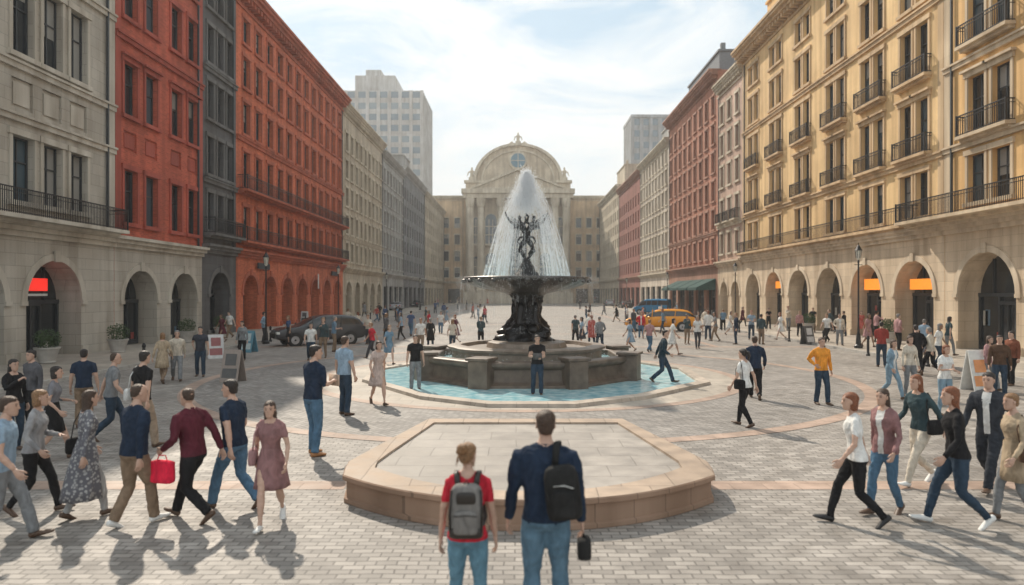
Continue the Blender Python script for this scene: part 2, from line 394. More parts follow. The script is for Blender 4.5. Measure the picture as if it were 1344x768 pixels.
    if wear in ('dress', 'skirt', 'coat', 'longskirt'):
        if wear == 'coat': pr = [(1.10,.150,.118),(1.0,.166,.130),(.90,.185,.145),(.75,.20,.17),(.58,.215,.20),(.575,.19,.18)]; mi = TOP
        elif wear == 'longskirt': pr = [(1.08,.128,.10),(1.0,.155,.118),(.9,.182,.142),(.7,.20,.19),(.45,.22,.235),(.30,.235,.26),(.295,.21,.23)]; mi = SKIRT
        else: pr = [(1.10,.125,.094),(1.02,.153,.112),(.92,.186,.142),(.78,.20,.175),(.64,.222,.215),(.56,.235,.235),(.555,.21,.21)]; mi = SKIRT
        rs = []; n = 40
        for i, (z, rx, ry) in enumerate(pr):
            am = .10*max(0, (1.0-z))**.8 if z < 1 else 0
            rs.append([TS(rx*math.cos(2*math.pi*j/n)*(1+am*math.sin(9*2*math.pi*j/n+seed)), ry*math.sin(2*math.pi*j/n)*(1+am*math.sin(9*2*math.pi*j/n+seed))+.0, z) for j in range(n)])
        mb.rings(rs, mi, cap=False)
    def rbox(c, hx, hy, hz, M=None, mi=BAG, taper=.85):
        rs = []; c = V(c)
        for zf, sf in ((-1, .80), (-.93, .93), (-.7, 1), (0, 1.0), (.6, .97), (.85, taper), (.97, .62), (1.0, .35)):
            rg = []
            for j in range(20):
                a = 2*math.pi*j/20; ca, sa = math.cos(a), math.sin(a)
                p = V((hx*sf*math.copysign(abs(ca)**.5, ca), hy*sf*math.copysign(abs(sa)**.5, sa), hz*zf))
                rg.append(c+(M@p if M else p))
            rs.append(rg)
        mb.rings(rs, mi)
    if bag == 'backpack':
        c = TS(0, -.20, 1.22); rbox(c, .145, .085, .215)
        rbox(TS(0, -.285, 1.13), .105, .035, .10, mi=BAG); rbox(TS(0, -.27, 1.335), .085, .03, .05, mi=DARK)
        rbox(TS(0, -.21, 1.035), .148, .09, .05, mi=DARK)
        mb.tube([TS(-.10, -.322, 1.19), TS(0, -.328, 1.20), TS(.10, -.322, 1.19)], [.005]*3, DARK, 5)
        mb.tube([TS(-.03, -.2, 1.42), TS(0, -.2, 1.47), TS(.03, -.2, 1.42)], [.008]*3, DARK, 6)
        for s in (-1, 1):
            mb.tube([TS(s*.08, -.13, 1.40), TS(s*.095, -.07, 1.495), TS(s*.10, .04, 1.485), TS(s*.105, .125, 1.36), TS(s*.12, .125, 1.2), TS(s*.15, .02, 1.08), TS(s*.13, -.13, 1.05)], [(.026, .008)]*7, DARK, 8)
            mb.tube([TS(s*.125, -.265, 1.40), TS(s*.14, -.275, 1.2), TS(s*.135, -.27, 1.03)], [.010]*3, DARK, 6)
    if bag == 'sling':
        c = TS(.13, -.20, 1.17); rbox(c, .135, .075, .20, Matrix.Rotation(-.12, 3, 'Y'))
        rbox(TS(.14, -.275, 1.10), .095, .025, .10)
        mb.tube([TS(.06, -.285, 1.23), TS(.14, -.29, 1.24), TS(.21, -.285, 1.22)], [.004]*3, INNER, 5)
        mb.tube([TS(.07, -.15, 1.33), TS(.09, -.08, 1.51), TS(.10, .05, 1.495), TS(.11, .15, 1.33), TS(.16, .12, 1.12), TS(.18, -.1, 1.06)], [(.026, .008)]*6, BAG, 8)
        w, d, s = hands[1]; c = w+V((.02, -.02, -.20)); rbox(c, .055, .09, .08); mb.tube([c+V((0, -.04, .07)), w+d*.07, c+V((0, .04, .07))], [.008]*3, BAG, 6)
    if bag == 'shoulder':
        c = TS(-.24, -.02, .98); rbox(c, .05, .13, .11)
        mb.tube([TS(-.22, -.1, 1.08), TS(-.20, -.09, 1.3), TS(-.14, -.03, 1.48), TS(-.19, .08, 1.3), TS(-.22, .08, 1.08)], [(.012, .006)]*5, BAG, 6)
    if bag == 'hand':
        w, d, s = hands[1]; c = w+V((0, .0, -.27)); rbox(c, .06, .17, .14, taper=.98)
        mb.tube([c+V((0, -.08, .12)), c+V((0, -.05, .2)), c+V((0, .05, .2)), c+V((0, .08, .12))], [.007]*4, BAG, 6)
    if bag == 'paper':
        c = (hands[0][0]+hands[1][0])/2+V((0, .09, .02))
        mb.box(tuple(c-V((.13, .012, .09))), tuple(c+V((.13, .012, .09))), BAG)
    if flip: mb.v = [(-x, y, z) for x, y, z in mb.v]; mb.f = [fa[::-1] for fa in mb.f]
    me = mb.mesh('person_body', [fabric((.1, .1, .1))]*12, True)
    PM[key] = me
    return me
SK = [(.50, .32, .24), (.44, .27, .19), (.55, .38, .30), (.28, .16, .10)]
HR = dict(brown=(.055, .03, .018), dark=(.02, .014, .012), red=(.20, .065, .025), blonde=(.24, .13, .06), grey=(.2, .19, .18))
NAVY = (.015, .028, .055); BLACK = (.012, .012, .014); JEAN = (.08, .16, .25); LJEAN = (.20, .30, .38); WHITE = (.72, .72, .70); KHAKI = (.24, .17, .115)
GREY = (.21, .22, .23); MAROON = (.10, .018, .03); PINK = (.42, .24, .24); MAUVE = (.27, .145, .145); ORANGE = (.75, .30, .04); RED = (.55, .025, .045); CREAM = (.6, .54, .45)
TEAL = (.04, .07, .08); DKJ = (.028, .05, .08); BEIGE = (.42, .33, .23); BROWN = (.09, .05, .03); LBLUE = (.27, .37, .47)
def skinmat(c): return simple('skin', c, .5, 0, .06, 20)
def hairmat(c): return simple('hair', c, .5, 0, .5, 70, .8)
PEOPLE = []
def person(px, fy, face, top, bot, h=1.74, sex='m', pose='walk', hair='short', hc='brown', wear='trousers', sleeve='long', flip=False, yaw=0, bag=None,
           bagc=(.02, .02, .02), sk=0, shoe=BROWN, inner=WHITE, vox=.016, bulk=1.0, xy=None, pattern=False, tilt=0, name=None):
    p = gp(px, fy) if xy is None else V((xy[0], xy[1], 0))
    me = person_mesh(sex, pose, hair, wear, sleeve, flip, yaw, bag, vox, bulk, tilt)
    nm = name or ('man' if sex == 'm' else 'woman')
    o = bpy.data.objects.new(nm, me); COL.objects.link(o)
    z = .12 if (p.x < -15 or p.x > 16.5) else .006
    o.location = (p.x, p.y, z); o.rotation_euler[2] = -math.radians(face); s = h/1.745; o.scale = (s*1.0, s*1.0, s)
    skm = skinmat(SK[sk]); tm = fabric(top, pattern); bm_ = fabric(bot, pattern and wear == 'dress')
    bare = wear in ('dress', 'skirt')
    ms = [skm, tm, tm if sleeve == 'long' else skm, skm if bare else bm_, skm if bare else bm_, simple('shoe', shoe, .5), hairmat(HR[hc]),
          simple('dark_eye', (.02, .015, .012), .4), simple('lips', (.35, .12, .10), .5), tm if wear == 'dress' else bm_, fabric(bagc), fabric(inner)]
    if wear == 'longskirt': ms[9] = fabric(bot, pattern)
    for i, m in enumerate(ms):
        o.material_slots[i].link = 'OBJECT'; o.material_slots[i].material = m
    PEOPLE.append((p.x, p.y))
    return o
# foreground couple seen from behind
person(716, 832, 2, NAVY, (.10, .18, .25), 1.91, 'm', 'stand2', 'short', 'brown', bag='sling', vox=.013, bulk=1.09, yaw=.05)
person(614, 838, 0, RED, (.12, .24, .32), 1.65, 'f', 'stand', 'bun', 'blonde', sleeve='short', bag='backpack', bagc=(.20, .19, .18), vox=.013, yaw=-.45, bulk=1.05)
# left group
person(2, 712, 75, LBLUE, GREY, 1.76, pose='walk', sleeve='short')
person(45, 674, 80, (.32, .32, .33), BLACK, 1.68, 'f', 'walkhold', 'bob', 'blonde', yaw=.3)
person(112, 680, 35, (.42, .42, .42), (.42, .42, .42), 1.68, 'f', 'walk2', 'long', 'brown', 'longskirt', pattern=True, bag='shoulder', bagc=BLACK)
person(176, 690, 28, NAVY, KHAKI, 1.80, 'm', 'walk2', 'thin', 'brown', bulk=1.10, shoe=WHITE, yaw=-.3)
person(254, 683, -75, MAROON, BLACK, 1.76, 'm', 'stride', 'thin', 'brown', bag='hand', bagc=(.75, .02, .06), yaw=.2, shoe=BROWN, flip=True, bulk=1.04)
person(308, 668, -70, NAVY, JEAN, 1.80, 'm', 'walk', 'short', 'dark', sleeve='short', yaw=.3, bulk=1.04)
person(356, 688, 172, MAUVE, MAUVE, 1.62, 'f', 'walk', 'long', 'brown', 'dress', sleeve='short', shoe=WHITE, bag='shoulder', bagc=PINK, flip=True)
person(411, 598, 40, NAVY, JEAN, 1.98, 'm', 'hold', 'short', 'dark', sleeve='short', bag='paper', bagc=(.6, .45, .35), shoe=(.35, .16, .06), bulk=1.05, yaw=-.4)
person(452, 545, 35, LBLUE, DKJ, 1.88, 'm', 'stand', 'short', 'brown', sleeve='short', bulk=1.05)
person(496, 531, 150, (.50, .40, .36), (.5, .4, .36), 1.72, 'f', 'walk', 'bob', 'brown', 'dress', sleeve='short')
person(545, 512, 165, BLACK, GREY, 1.66, 'm', 'stand', 'short', 'dark', sleeve='short')
person(186, 590, 20, BLACK, (.35, .27, .20), 1.86, 'm', 'walk2', 'short', 'dark', sleeve='short', bag='shoulder', bagc=WHITE)
person(146, 577, 60, GREY, DKJ, 1.78, 'm', 'walk', 'thin', 'brown', sleeve='short')
person(110, 562, -20, NAVY, KHAKI, 1.70, 'm', 'stand', 'short', 'dark', sleeve='short')
person(68, 604, 70, (.2, .2, .22), BLACK, 1.68, 'f', 'walkhold', 'bob', 'dark', 'skirt', sleeve='short')
person(18, 592, 110, BLACK, DKJ, 1.70, 'f', 'phone', 'long', 'dark')
person(42, 566, -160, (.1, .1, .11), BLACK, 1.72, 'm', 'hip', 'short', 'dark')
person(213, 503, -10, BEIGE, KHAKI, 1.68, 'f', 'walk', 'bob', 'blonde', 'coat')
person(232, 500, 150, CREAM, GREY, 1.74, 'm', 'stride', 'short', 'grey')
person(263, 494, 165, (.04, .045, .06), DKJ, 1.74, 'm', 'hip', 'short', 'dark', sleeve='short')
person(318, 473, 180, GREY, BLACK, 1.7, 'f', 'stand', 'long', 'dark', vox=.022)
# by the fountain
person(705, 519, 178, BLACK, DKJ, 1.72, 'm', 'hold', 'short', 'dark', sleeve='short', bag='paper', bagc=(.1, .1, .1), yaw=.2)
person(869, 503, 105, (.02, .04, .055), DKJ, 1.78, 'm', 'stride', 'short', 'dark', yaw=-.2)
person(978, 560, -40, WHITE, BLACK, 1.72, 'f', 'walk2', 'pony', 'dark', sleeve='short', bag='shoulder', bagc=BLACK)
person(991, 524, 15, NAVY, BLACK, 1.78, 'm', 'walk', 'short', 'brown')
person(1078, 531, 172, ORANGE, DKJ, 1.76, 'm', 'hip', 'short', 'brown', inner=GREY)
# right group
person(1124, 689, -80, WHITE, BLACK, 1.72, 'f', 'walk', 'bob', 'red', sleeve='short', shoe=BLACK, flip=True)
person(1162, 674, -120, MAUVE, JEAN, 1.68, 'f', 'walk2', 'long', 'brown', 'jacket', inner=WHITE)
person(1209, 636, -105, TEAL, CREAM, 1.74, 'f', 'stride', 'long', 'red', bag='shoulder', bagc=BLACK, shoe=WHITE)
person(1256, 690, -80, BLACK, DKJ, 1.80, 'f', 'walk', 'long', 'red', shoe=WHITE, flip=True, bulk=1.05)
person(1300, 642, -125, (.035, .04, .05), (.03, .035, .045), 1.80, 'm', 'walk', 'short', 'dark', 'jacket', inner=WHITE)
person(1333, 684, -90, BEIGE, GREY, 1.66, 'f', 'walk2', 'short', 'blonde', 'coat', bag='shoulder', bagc=BROWN)
person(1170, 523, 160, LJEAN, LJEAN, 1.68, 'f', 'walk', 'long', 'brown', 'jacket')
person(1194, 521, 175, CREAM, GREY, 1.72, 'f', 'stand', 'bob', 'brown')
person(1240, 545, 170, WHITE, LJEAN, 1.68, 'f', 'hold', 'bob', 'red', sleeve='short')
person(1222, 492, -30, CREAM, BLACK, 1.74, 'm', 'walk', 'short', 'grey')
person(1203, 492, 20, BLACK, BLACK, 1.84, 'm', 'stride', 'short', 'dark')
person(1312, 520, -150, BROWN, DKJ, 1.72, 'm', 'stand', 'short', 'dark')
person(1328, 506, -100, (.2, .07, .04), BLACK, 1.72, 'm', 'hip', 'short', 'dark')
person(1296, 512, 160, PINK, GREY, 1.68, 'f', 'walk', 'long', 'brown')
person(1157, 482, 20, (.3, .05, .04), DKJ, 1.78, 'm', 'hold', 'short', 'dark', vox=.022)
# crowd in the middle and far distance
KINDS = [('m', 'walk', 'short', 'trousers', 'short'), ('f', 'walk2', 'long', 'trousers', 'short'), ('m', 'stand', 'short', 'trousers', 'long'), ('f', 'walk', 'bob', 'dress', 'short'),
         ('m', 'hold', 'short', 'trousers', 'short'), ('f', 'stand', 'long', 'skirt', 'short'), ('m', 'stride', 'thin', 'trousers', 'long'), ('f', 'phone', 'bun', 'trousers', 'long'), ('m', 'hip', 'short', 'jacket', 'long'), ('f', 'walk', 'pony', 'coat', 'long')]
TOPS = [NAVY, BLACK, WHITE, RED, PINK, GREY, TEAL, LBLUE, MAROON, CREAM, (.06, .10, .2), (.5, .12, .1), BLACK, (.08, .08, .09), WHITE, (.15, .25, .35)]
BOTS = [BLACK, DKJ, JEAN, GREY, KHAKI, BLACK, DKJ, (.05, .05, .06)]
def crowd(px, fy, face=None, **k):
    x = KINDS[R.randrange(len(KINDS))]
    kw = dict(sex=x[0], pose=x[1], hair=x[2], wear=x[3], sleeve=x[4], hc=R.choice(['brown', 'dark', 'dark', 'blonde', 'red', 'grey']), vox=.024, sk=R.choice([0, 0, 1, 2, 3]))
    kw.update(k)
    person(px, fy, R.uniform(-180, 180) if face is None else face, R.choice(TOPS), R.choice(BOTS), R.uniform(1.62, 1.82), **kw)
for px, fy in ((482, 452), (488, 470), (512, 478), (508, 452), (528, 446), (540, 441), (565, 460), (578, 438), (563, 440), (600, 452), (594, 462), (630, 456), (552, 462), (523, 432), (585, 428),
               (756, 452), (762, 458), (778, 456), (789, 460), (770, 444), (845, 432), (842, 444), (826, 462), (832, 436), (852, 462), (870, 438), (884, 466), (900, 452), (914, 440), (916, 458), (930, 446), (938, 448),
               (948, 434), (968, 452), (960, 440), (986, 446), (1000, 452), (1008, 434), (1025, 446), (1034, 436), (1050, 444), (1066, 438), (1085, 452), (1100, 456), (1092, 440), (1110, 444), (1140, 458), (1150, 452), (1178, 463), (1130, 444), (1213, 470), (1232, 484), (1245, 470),
               (455, 436), (470, 440), (440, 462), (425, 470), (300, 446), (290, 452), (345, 450), (408, 474), (380, 455), (925, 432), (975, 430)):
    crowd(px+R.uniform(-2, 2), fy)
for i in range(46):
    if R.random() < .5: crowd(R.uniform(470, 640), R.uniform(400, 428))
    else: crowd(R.uniform(740, 1010), R.uniform(400, 430))

# ------------------------------------------------------------------ GROUND
plaza = pavemat('plaza_setts', (.335, .31, .285), .23, .115, .010, var=.24, mdark=.5)
b = MB(); b.quad([(-400, -60, 0), (400, -60, 0), (400, 900, 0), (-400, 900, 0)]); b.obj('plaza_ground', [plaza])
LIGHTST = pavemat('pale_stone_slabs', (.43, .385, .33), .8, .5, .008, var=.08, mdark=.7)
PINKST = pavemat('pink_granite_band', (.42, .31, .25), .5, .5, .008, var=.08, mdark=.7)
DARKST = pavemat('grey_granite_setts', (.29, .272, .255), .23, .115, .010, rot=.785, var=.2)
FC = (.3, 24.0)
def annulus(mb, r0, r1, z, a0=0, a1=2*math.pi, n=96, c=FC, mi=0, sy=1):
    for i in range(n):
        t0 = a0+(a1-a0)*i/n; t1 = a0+(a1-a0)*(i+1)/n
        mb.quad([(c[0]+r*math.cos(t), c[1]+sy*r*math.sin(t), z) for r, t in ((r0, t0), (r1, t0), (r1, t1), (r0, t1))], mi)
b = MB(); annulus(b, 5.2, 7.0, .008); annulus(b, 7.0, 7.35, .010, mi=1); annulus(b, 10.6, 11.0, .008, mi=1); annulus(b, 7.35, 10.6, .004, mi=2); b.obj('fountain_paving_ring', [LIGHTST, PINKST, DARKST])
b = MB()
b.quad([(-15, 10.15, .004), (-2.6, 10.15, .004), (-2.6, 10.6, .004), (-15, 10.6, .004)]); b.quad([(2.9, 10.15, .004), (16, 10.15, .004), (16, 10.6, .004), (2.9, 10.6, .004)])
for y in (36.5, 48, 62, 80): b.quad([(-15, y, .004), (16.4, y, .004), (16.4, y+.5, .004), (-15, y+.5, .004)])
for x in (-9.5, 10.5): b.quad([(x, 37.1, .008), (x+.4, 37.1, .008), (x+.4, 180, .008), (x, 180, .008)])
b.obj('paving_band', [PINKST])
KERB = simple('kerb_granite', (.40, .38, .35), .8, 0, .15, 4, .2)
for nm, x0, x1, k in (('sidewalk', -21, -15.15, -15.15), ('sidewalk', 16.65, 23, 16.65)):
    b = MB(); b.quad([(x0, -30, .12), (x1, -30, .12), (x1, 183, .12), (x0, 183, .12)]); 
    kx0, kx1 = (k, k+.15) if k < 0 else (k-.15, k)
    b.box((kx0, -30, 0), (kx1, 183, .124), 1); b.obj(nm, [LIGHTST, KERB])

# ------------------------------------------------------------------ front stone platform
PX = .15
def platpts(ins, n=28):
    pts = []
    for i in range(n+1):
        t = -1+2*i/n
        x = PX+t*(2.58-ins); y = 8.37+ins+1.15*(abs(t)**2.2)
        pts.append((x, y))
    for x, y in ((2.80-ins*1.1, 9.9), (2.84-ins*1.1, 10.3), (2.72-ins, 10.9), (2.1-ins*.4, 13.75-ins), (-1.8+ins*.4, 13.75-ins), (-2.42+ins, 10.9), (-2.54+ins*1.1, 10.3), (-2.50+ins*1.1, 9.9)): pts.append((x, y))
    return pts
b = MB()
prof = [(.0, 0.0), (.0, .06), (.03, .075), (.03, .30), (-.015, .32), (-.015, .375), (0.0, .39), (.38, .39), (.385, .355)]
rs = [[(x, y, z) for x, y in platpts(i)] for i, z in prof]
b.rings(rs, [0, 0, 0, 0, 0, 0, 2, 2], cap=False); b.quad([(x, y, .352) for x, y in platpts(.37)], 1)
SAND = wallmat('sandstone_blocks', (.36, .24, .17), .7, .6, .01, .6, .1)
PTOP = pavemat('platform_slabs', (.36, .33, .30), .9, .6, .008, var=.07, mdark=.75)
b.obj('stone_platform', [SAND, PTOP, pavemat('platform_coping', (.44, .34, .26), .7, 3, .008, var=.08, mdark=.6)])

# ------------------------------------------------------------------ FOUNTAIN
fe = empty('fountain')
WSTONE = simple('fountain_stone', (.14, .105, .08), .5, 0, .35, 3, .6)
CAPST = simple('fountain_cap_stone', (.24, .19, .15), .5, 0, .25, 4, .3)
BRONZE = simple('fountain_bronze', (.012, .012, .014), .36, .3, .5, 7, .9)
BOWLM = simple('bowl_bronze', (.08, .075, .07), .35, .4, .4, 5, .5)
m, nt, bs = newmat('pool_water'); bs.inputs['Roughness'].default_value = .12
tc = nd(nt, 'ShaderNodeTexCoord'); no = nd(nt, 'ShaderNodeTexNoise'); no.inputs['Scale'].default_value = 3.5; no.inputs['Detail'].default_value = 5; nt.links.new(tc.outputs['Object'], no.inputs['Vector'])
bp = nd(nt, 'ShaderNodeBump'); bp.inputs['Strength'].default_value = .3; bp.inputs['Distance'].default_value = .05; nt.links.new(no.outputs[0], bp.inputs['Height']); nt.links.new(bp.outputs[0], bs.inputs['Normal'])
nt.links.new(mixc(nt, ramp(nt, no.outputs[0], .35, .7), (.24, .52, .60), (.60, .80, .83)), bs.inputs['Base Color'])
WATER = m
pool = [(-5.0, 25.5), (-4.75, 22.4), (-2.5, 19.0), (-.7, 17.75), (1.4, 17.75), (3.3, 19.0), (5.75, 21.8), (6.0, 25.5), (4, 29.5), (-3, 29.5)]
def off(pts, s, c=(.4, 23.8)): return [(c[0]+(x-c[0])*s, c[1]+(y-c[1])*s) for x, y in pts]
b = MB(); b.quad([(x, y, .045) for x, y in pool]); b.obj('pool_water', [WATER], fe)
b = MB(); b.rings([[(x, y, z) for x, y in off(pool, s)] for s, z in ((1.07, 0.009), (1.065, .10), (1.0, .11), (.995, .02))], cap=False); b.obj('pool_rim', [pavemat('pool_rim_stone', (.50, .43, .36), .8, .8, .008, var=.06, mdark=.7)], fe)
b = MB()
b.lathe([(3.85, 0), (3.85, .12), (3.72, .15), (3.62, .22), (3.55, .58), (3.72, .64), (3.78, .70), (3.78, .80), (3.70, .83), (3.3, .83), (3.26, .78), (3.24, .45)], 0, 8, FC, math.pi/8, cap=False)
for k in range(8):
    a = math.pi/8+k*math.pi/4; M_ = Matrix.Rotation(a, 3, 'Z')
    T = lambda x, y, z, M_=M_: tuple(M_ @ V((x, y, 0))+V((FC[0], FC[1], z)))
    b.box((3.35, -.32, 0.01), (3.98, .32, .88), 0, T); b.box((3.30, -.38, .88), (4.04, .38, .97), 0, T)
o = b.obj('basin_wall', [WSTONE], fe)
bv = o.modifiers.new('b', 'BEVEL'); bv.width = .025; bv.segments = 2
b = MB(); b.lathe([(0.05, .62), (3.25, .62)], 0, 8, FC, math.pi/8, cap=False); b.obj('basin_water', [WATER], fe)
b = MB(); b.lathe([(2.5, .5), (2.5, .95), (2.62, 1.0), (2.65, 1.08), (2.55, 1.12), (2.2, 1.12), (2.15, 1.0), (1.35, 1.02), (1.3, 1.2), (1.1, 1.26), (.9, 1.26)], 0, 64, FC, fn=lambda a, z: 1+.05*abs(math.cos(4*a))); 
o = b.obj('inner_tier', [CAPST], fe); smooth_by_angle(o, 30)
b = MB(); prof = []
for i in range(46):
    t = i/45; z = 1.2+t*1.85
    r = .55*(1-t)**2.2+.40+.09*math.sin(t*9)+(.25*max(0, t-.8)/.2)
    prof.append((r, z))
b.lathe(prof, 0, 72, FC, fn=lambda a, z: 1+.10*math.cos(5*a+z*2.2)+.30*noise.noise(V((math.cos(a)*2.4, math.sin(a)*2.4, z*3.2)))+.14*noise.noise(V((math.cos(a)*7, math.sin(a)*7, z*9))))
for k in range(10):
    a = k*.63; r = .58+.12*R.random(); b.ell((FC[0]+r*math.cos(a), FC[1]+r*math.sin(a), 1.25+.5*R.random()), (.22, .16, .26), 0, 10, 6, Matrix.Rotation(R.random()*3, 3, 'X'))
for k in range(5):
    a = k*1.257+.4; r = .44; cx, cy = FC[0]+r*math.cos(a), FC[1]+r*math.sin(a)
    b.tube([(cx, cy, 1.5), (cx+.08*math.cos(a), cy+.08*math.sin(a), 1.8), (cx, cy, 2.15), (cx+.02, cy, 2.4), (cx, cy, 2.62)], [.13, .16, .11, .14, .07], 0, 10)
    b.ell((cx, cy, 2.66), (.10, .10, .12), 0, 10, 6)
b.obj('pedestal', [BRONZE], fe, True)
b = MB()
b.lathe([(.55, 2.80), (.75, 2.9), (1.1, 2.98), (1.6, 3.08), (1.95, 3.2), (2.12, 3.32), (2.22, 3.36), (2.24, 3.42), (2.20, 3.47), (2.10, 3.47), (2.0, 3.38), (1.4, 3.28), (.5, 3.25)], 0, 96, FC, fn=lambda a, z: 1+(.018*math.cos(24*a) if 2.95 < z < 3.35 else 0))
for k in range(24):
    a = k*math.pi/12; b.ell((FC[0]+2.2*math.cos(a), FC[1]+2.2*math.sin(a), 3.33), (.10, .10, .08), 0, 8, 5)
b.obj('upper_bowl', [BOWLM], fe, True)
b = MB(); b.lathe([(.02, 3.43), (2.07, 3.43)], 0, 48, FC, cap=False); b.obj('bowl_water', [WATER], fe)
b = MB(); b.lathe([(.55, 3.3), (.55, 3.46), (.45, 3.5), (.42, 3.62), (.32, 3.66), (.26, 3.85), (.18, 3.95), (.14, 4.05), (.15, 4.1)], 0, 24, FC); b.obj('statue_base', [BRONZE], fe, True)
b = MB(); cx, cy = FC
def S(x, y, z): return (cx+x*1.18, cy+y*1.1, 4.0+(z-4.0)*1.06)
for s, o_ in ((1, .07), (-1, -.07)):
    b.tube([S(0, o_, 4.02), S(s*.06, o_, 4.15), S(s*.21, o_, 4.38), S(s*.15, o_, 4.55), S(s*.03, o_, 4.74), S(s*.04, o_*.8, 4.86)], [.045, .055, .075, .08, .10, .11], 0, 10)
    b.tube([S(s*.04, o_*.6, 4.80), S(-s*.14, o_*1.6, 4.64), S(-s*.17, o_*2, 4.42), S(-s*.05, o_*2.2, 4.24)], [.09, .065, .055, .04], 0, 10)
    b.tube([S(s*.02, o_*.6, 4.78), S(s*.03, o_*.6, 4.95), S(s*.09, o_*.5, 5.1), S(s*.17, o_*.4, 5.25), S(s*.2, o_*.3, 5.33), S(s*.21, o_*.2, 5.40)], [(.12, .1), (.095, .08), (.11, .09), (.12, .08), (.06, .05), (.045, .045)], 0, 12)
    b.tube([S(s*.16, o_*.3, 5.26), S(s*.34, o_, 5.20), S(s*.48, o_, 5.33), S(s*.60, o_, 5.53), S(s*.64, o_, 5.66)], [.06, .055, .05, .038, .024], 0, 8)
    b.tube([S(s*.10, 0, 5.25), S(-s*.02, o_*2, 5.36), S(-s*.05, o_*2, 5.50), S(s*.03, o_*2, 5.60)], [.05, .045, .038, .024], 0, 8)
    b.ell(S(s*.215, o_*.2, 5.47), (.068, .07, .09), 0, 10, 7)
    for q in range(6):
        t = q/5; b.tube([S(s*.12, .10, 5.22-.03*q), S(s*(.30+.02*q), .14, 5.38-.05*q), S(s*(.52-.03*q), .16, 5.58-.11*q)], [(.03, .014), (.045, .014), (.014, .01)], 0, 6)
    b.tube([S(s*.05, 0, 4.85), S(s*.20, .02, 4.82), S(s*.27, .03, 4.68), S(s*.20, .05, 4.58)], [.05, .04, .03, .016], 0, 8)
o = b.obj('statue', [BRONZE], fe, True)
md = o.modifiers.new('r', 'REMESH'); md.mode = 'VOXEL'; md.voxel_size = .014; md.use_smooth_shade = True
m2 = o.modifiers.new('s', 'SMOOTH'); m2.factor = .5; m2.iterations = 2
# water
m, nt, bs = newmat('water_spray'); nt.nodes.remove(bs); out = nt.nodes['Material Output']
df = nd(nt, 'ShaderNodeBsdfDiffuse'); tl = nd(nt, 'ShaderNodeBsdfTranslucent'); df.inputs[0].default_value = (.9, .92, .94, 1); tl.inputs[0].default_value = (.95, .96, .97, 1)
mx = nd(nt, 'ShaderNodeMixShader'); mx.inputs[0].default_value = .6; nt.links.new(df.outputs[0], mx.inputs[1]); nt.links.new(tl.outputs[0], mx.inputs[2]); nt.links.new(mx.outputs[0], out.inputs[0])
SPRAY = m
b = MB()
def drop(p, r, st=1.0):
    x, y, z = p; n = len(b.v)
    b.v += [(x-r, y-r*.6, z), (x+r, y-r*.6, z), (x, y+r, z), (x, y, z+r*1.3*st), (x, y, z-r*1.3*st)]
    for f_ in ((0, 1, 3), (1, 2, 3), (2, 0, 3), (1, 0, 4), (2, 1, 4), (0, 2, 4)): b.f.append(tuple(n+i for i in f_)); b.m.append(0)
def strand(pts, r):
    b.tube(pts, [r*(.7+.6*R.random()) for _ in pts], 0, 3, V((1, .01, 0)), cap=False)
def side_angle():   # the nozzles throw mainly to the two flanks of the group
    if R.random() < .12: return R.uniform(0, 2*math.pi)
    return (0 if R.random() < .5 else math.pi)+R.gauss(0, .42)
g = 9.8
for i in range(560):
    a = side_angle()
    apex = 7.0-abs(R.gauss(0, .45)); rr = R.uniform(.7, 1.55)
    tf = math.sqrt(2*(apex-3.45)/g); vr = rr/tf
    t = R.uniform(0, tf*.8)
    while t < tf:
        L = R.uniform(.05, .2); q = []
        for s_ in range(4):
            tt = min(tf, t+L*s_/3); q.append((cx+vr*tt*math.cos(a)+R.gauss(0, .006), cy+vr*tt*math.sin(a)+R.gauss(0, .006), apex-.5*g*tt*tt))
        strand(q, R.uniform(.002, .0045)); t += L+R.uniform(.02, .2)
for i in range(22000):  # mist
    apex = 7.0-abs(R.gauss(0, .4)); rr = R.uniform(.1, 1.5); a = side_angle(); tf = math.sqrt(2*(apex-3.45)/g); t = R.uniform(0, 1)**1.0*tf
    rad = rr*t/tf+.05; drop((cx+rad*math.cos(a)+R.gauss(0, .07), cy+rad*math.sin(a)+R.gauss(0, .07), apex-.5*g*t*t+R.gauss(0, .07)), R.uniform(.003, .0078), 1.6)
lumps = [(R.uniform(-.28, .28), R.uniform(-.2, .2), R.uniform(5.9, 7.0), R.uniform(.05, .14)) for _ in range(26)]
for i in range(12000):   # plume above the figures, with clumps and gaps
    if R.random() < .45:
        lx, ly, lz, lr = R.choice(lumps); sc_z = (7.2-lz)*.9+.15
        drop((cx+lx*sc_z+R.gauss(0, lr), cy+ly*sc_z+R.gauss(0, lr), lz+R.gauss(0, lr*1.5)), R.uniform(.004, .013), 2.2); continue
    z = 7.2-abs(R.gauss(0, .75)); 
    if z < 5.72: continue
    w_ = .06+.20*(7.25-z); a = R.uniform(0, 6.28); r_ = abs(R.gauss(0, w_)); drop((cx+r_*math.cos(a), cy+r_*math.sin(a), z), R.uniform(.004, .011), 2.2)
for i in range(160):    # rising jets behind the group
    a = R.uniform(.4, 2.7); r0 = R.uniform(.3, .5); q = []; z = R.uniform(3.6, 6)
    for s_ in range(4):
        zz = min(6.8, z+s_*.18); f_ = (zz-3.5)/3.6; q.append((cx+r0*(1-f_*.9)*math.cos(a), cy+r0*(1-f_*.9)*math.sin(a), zz))
    strand(q, .004)
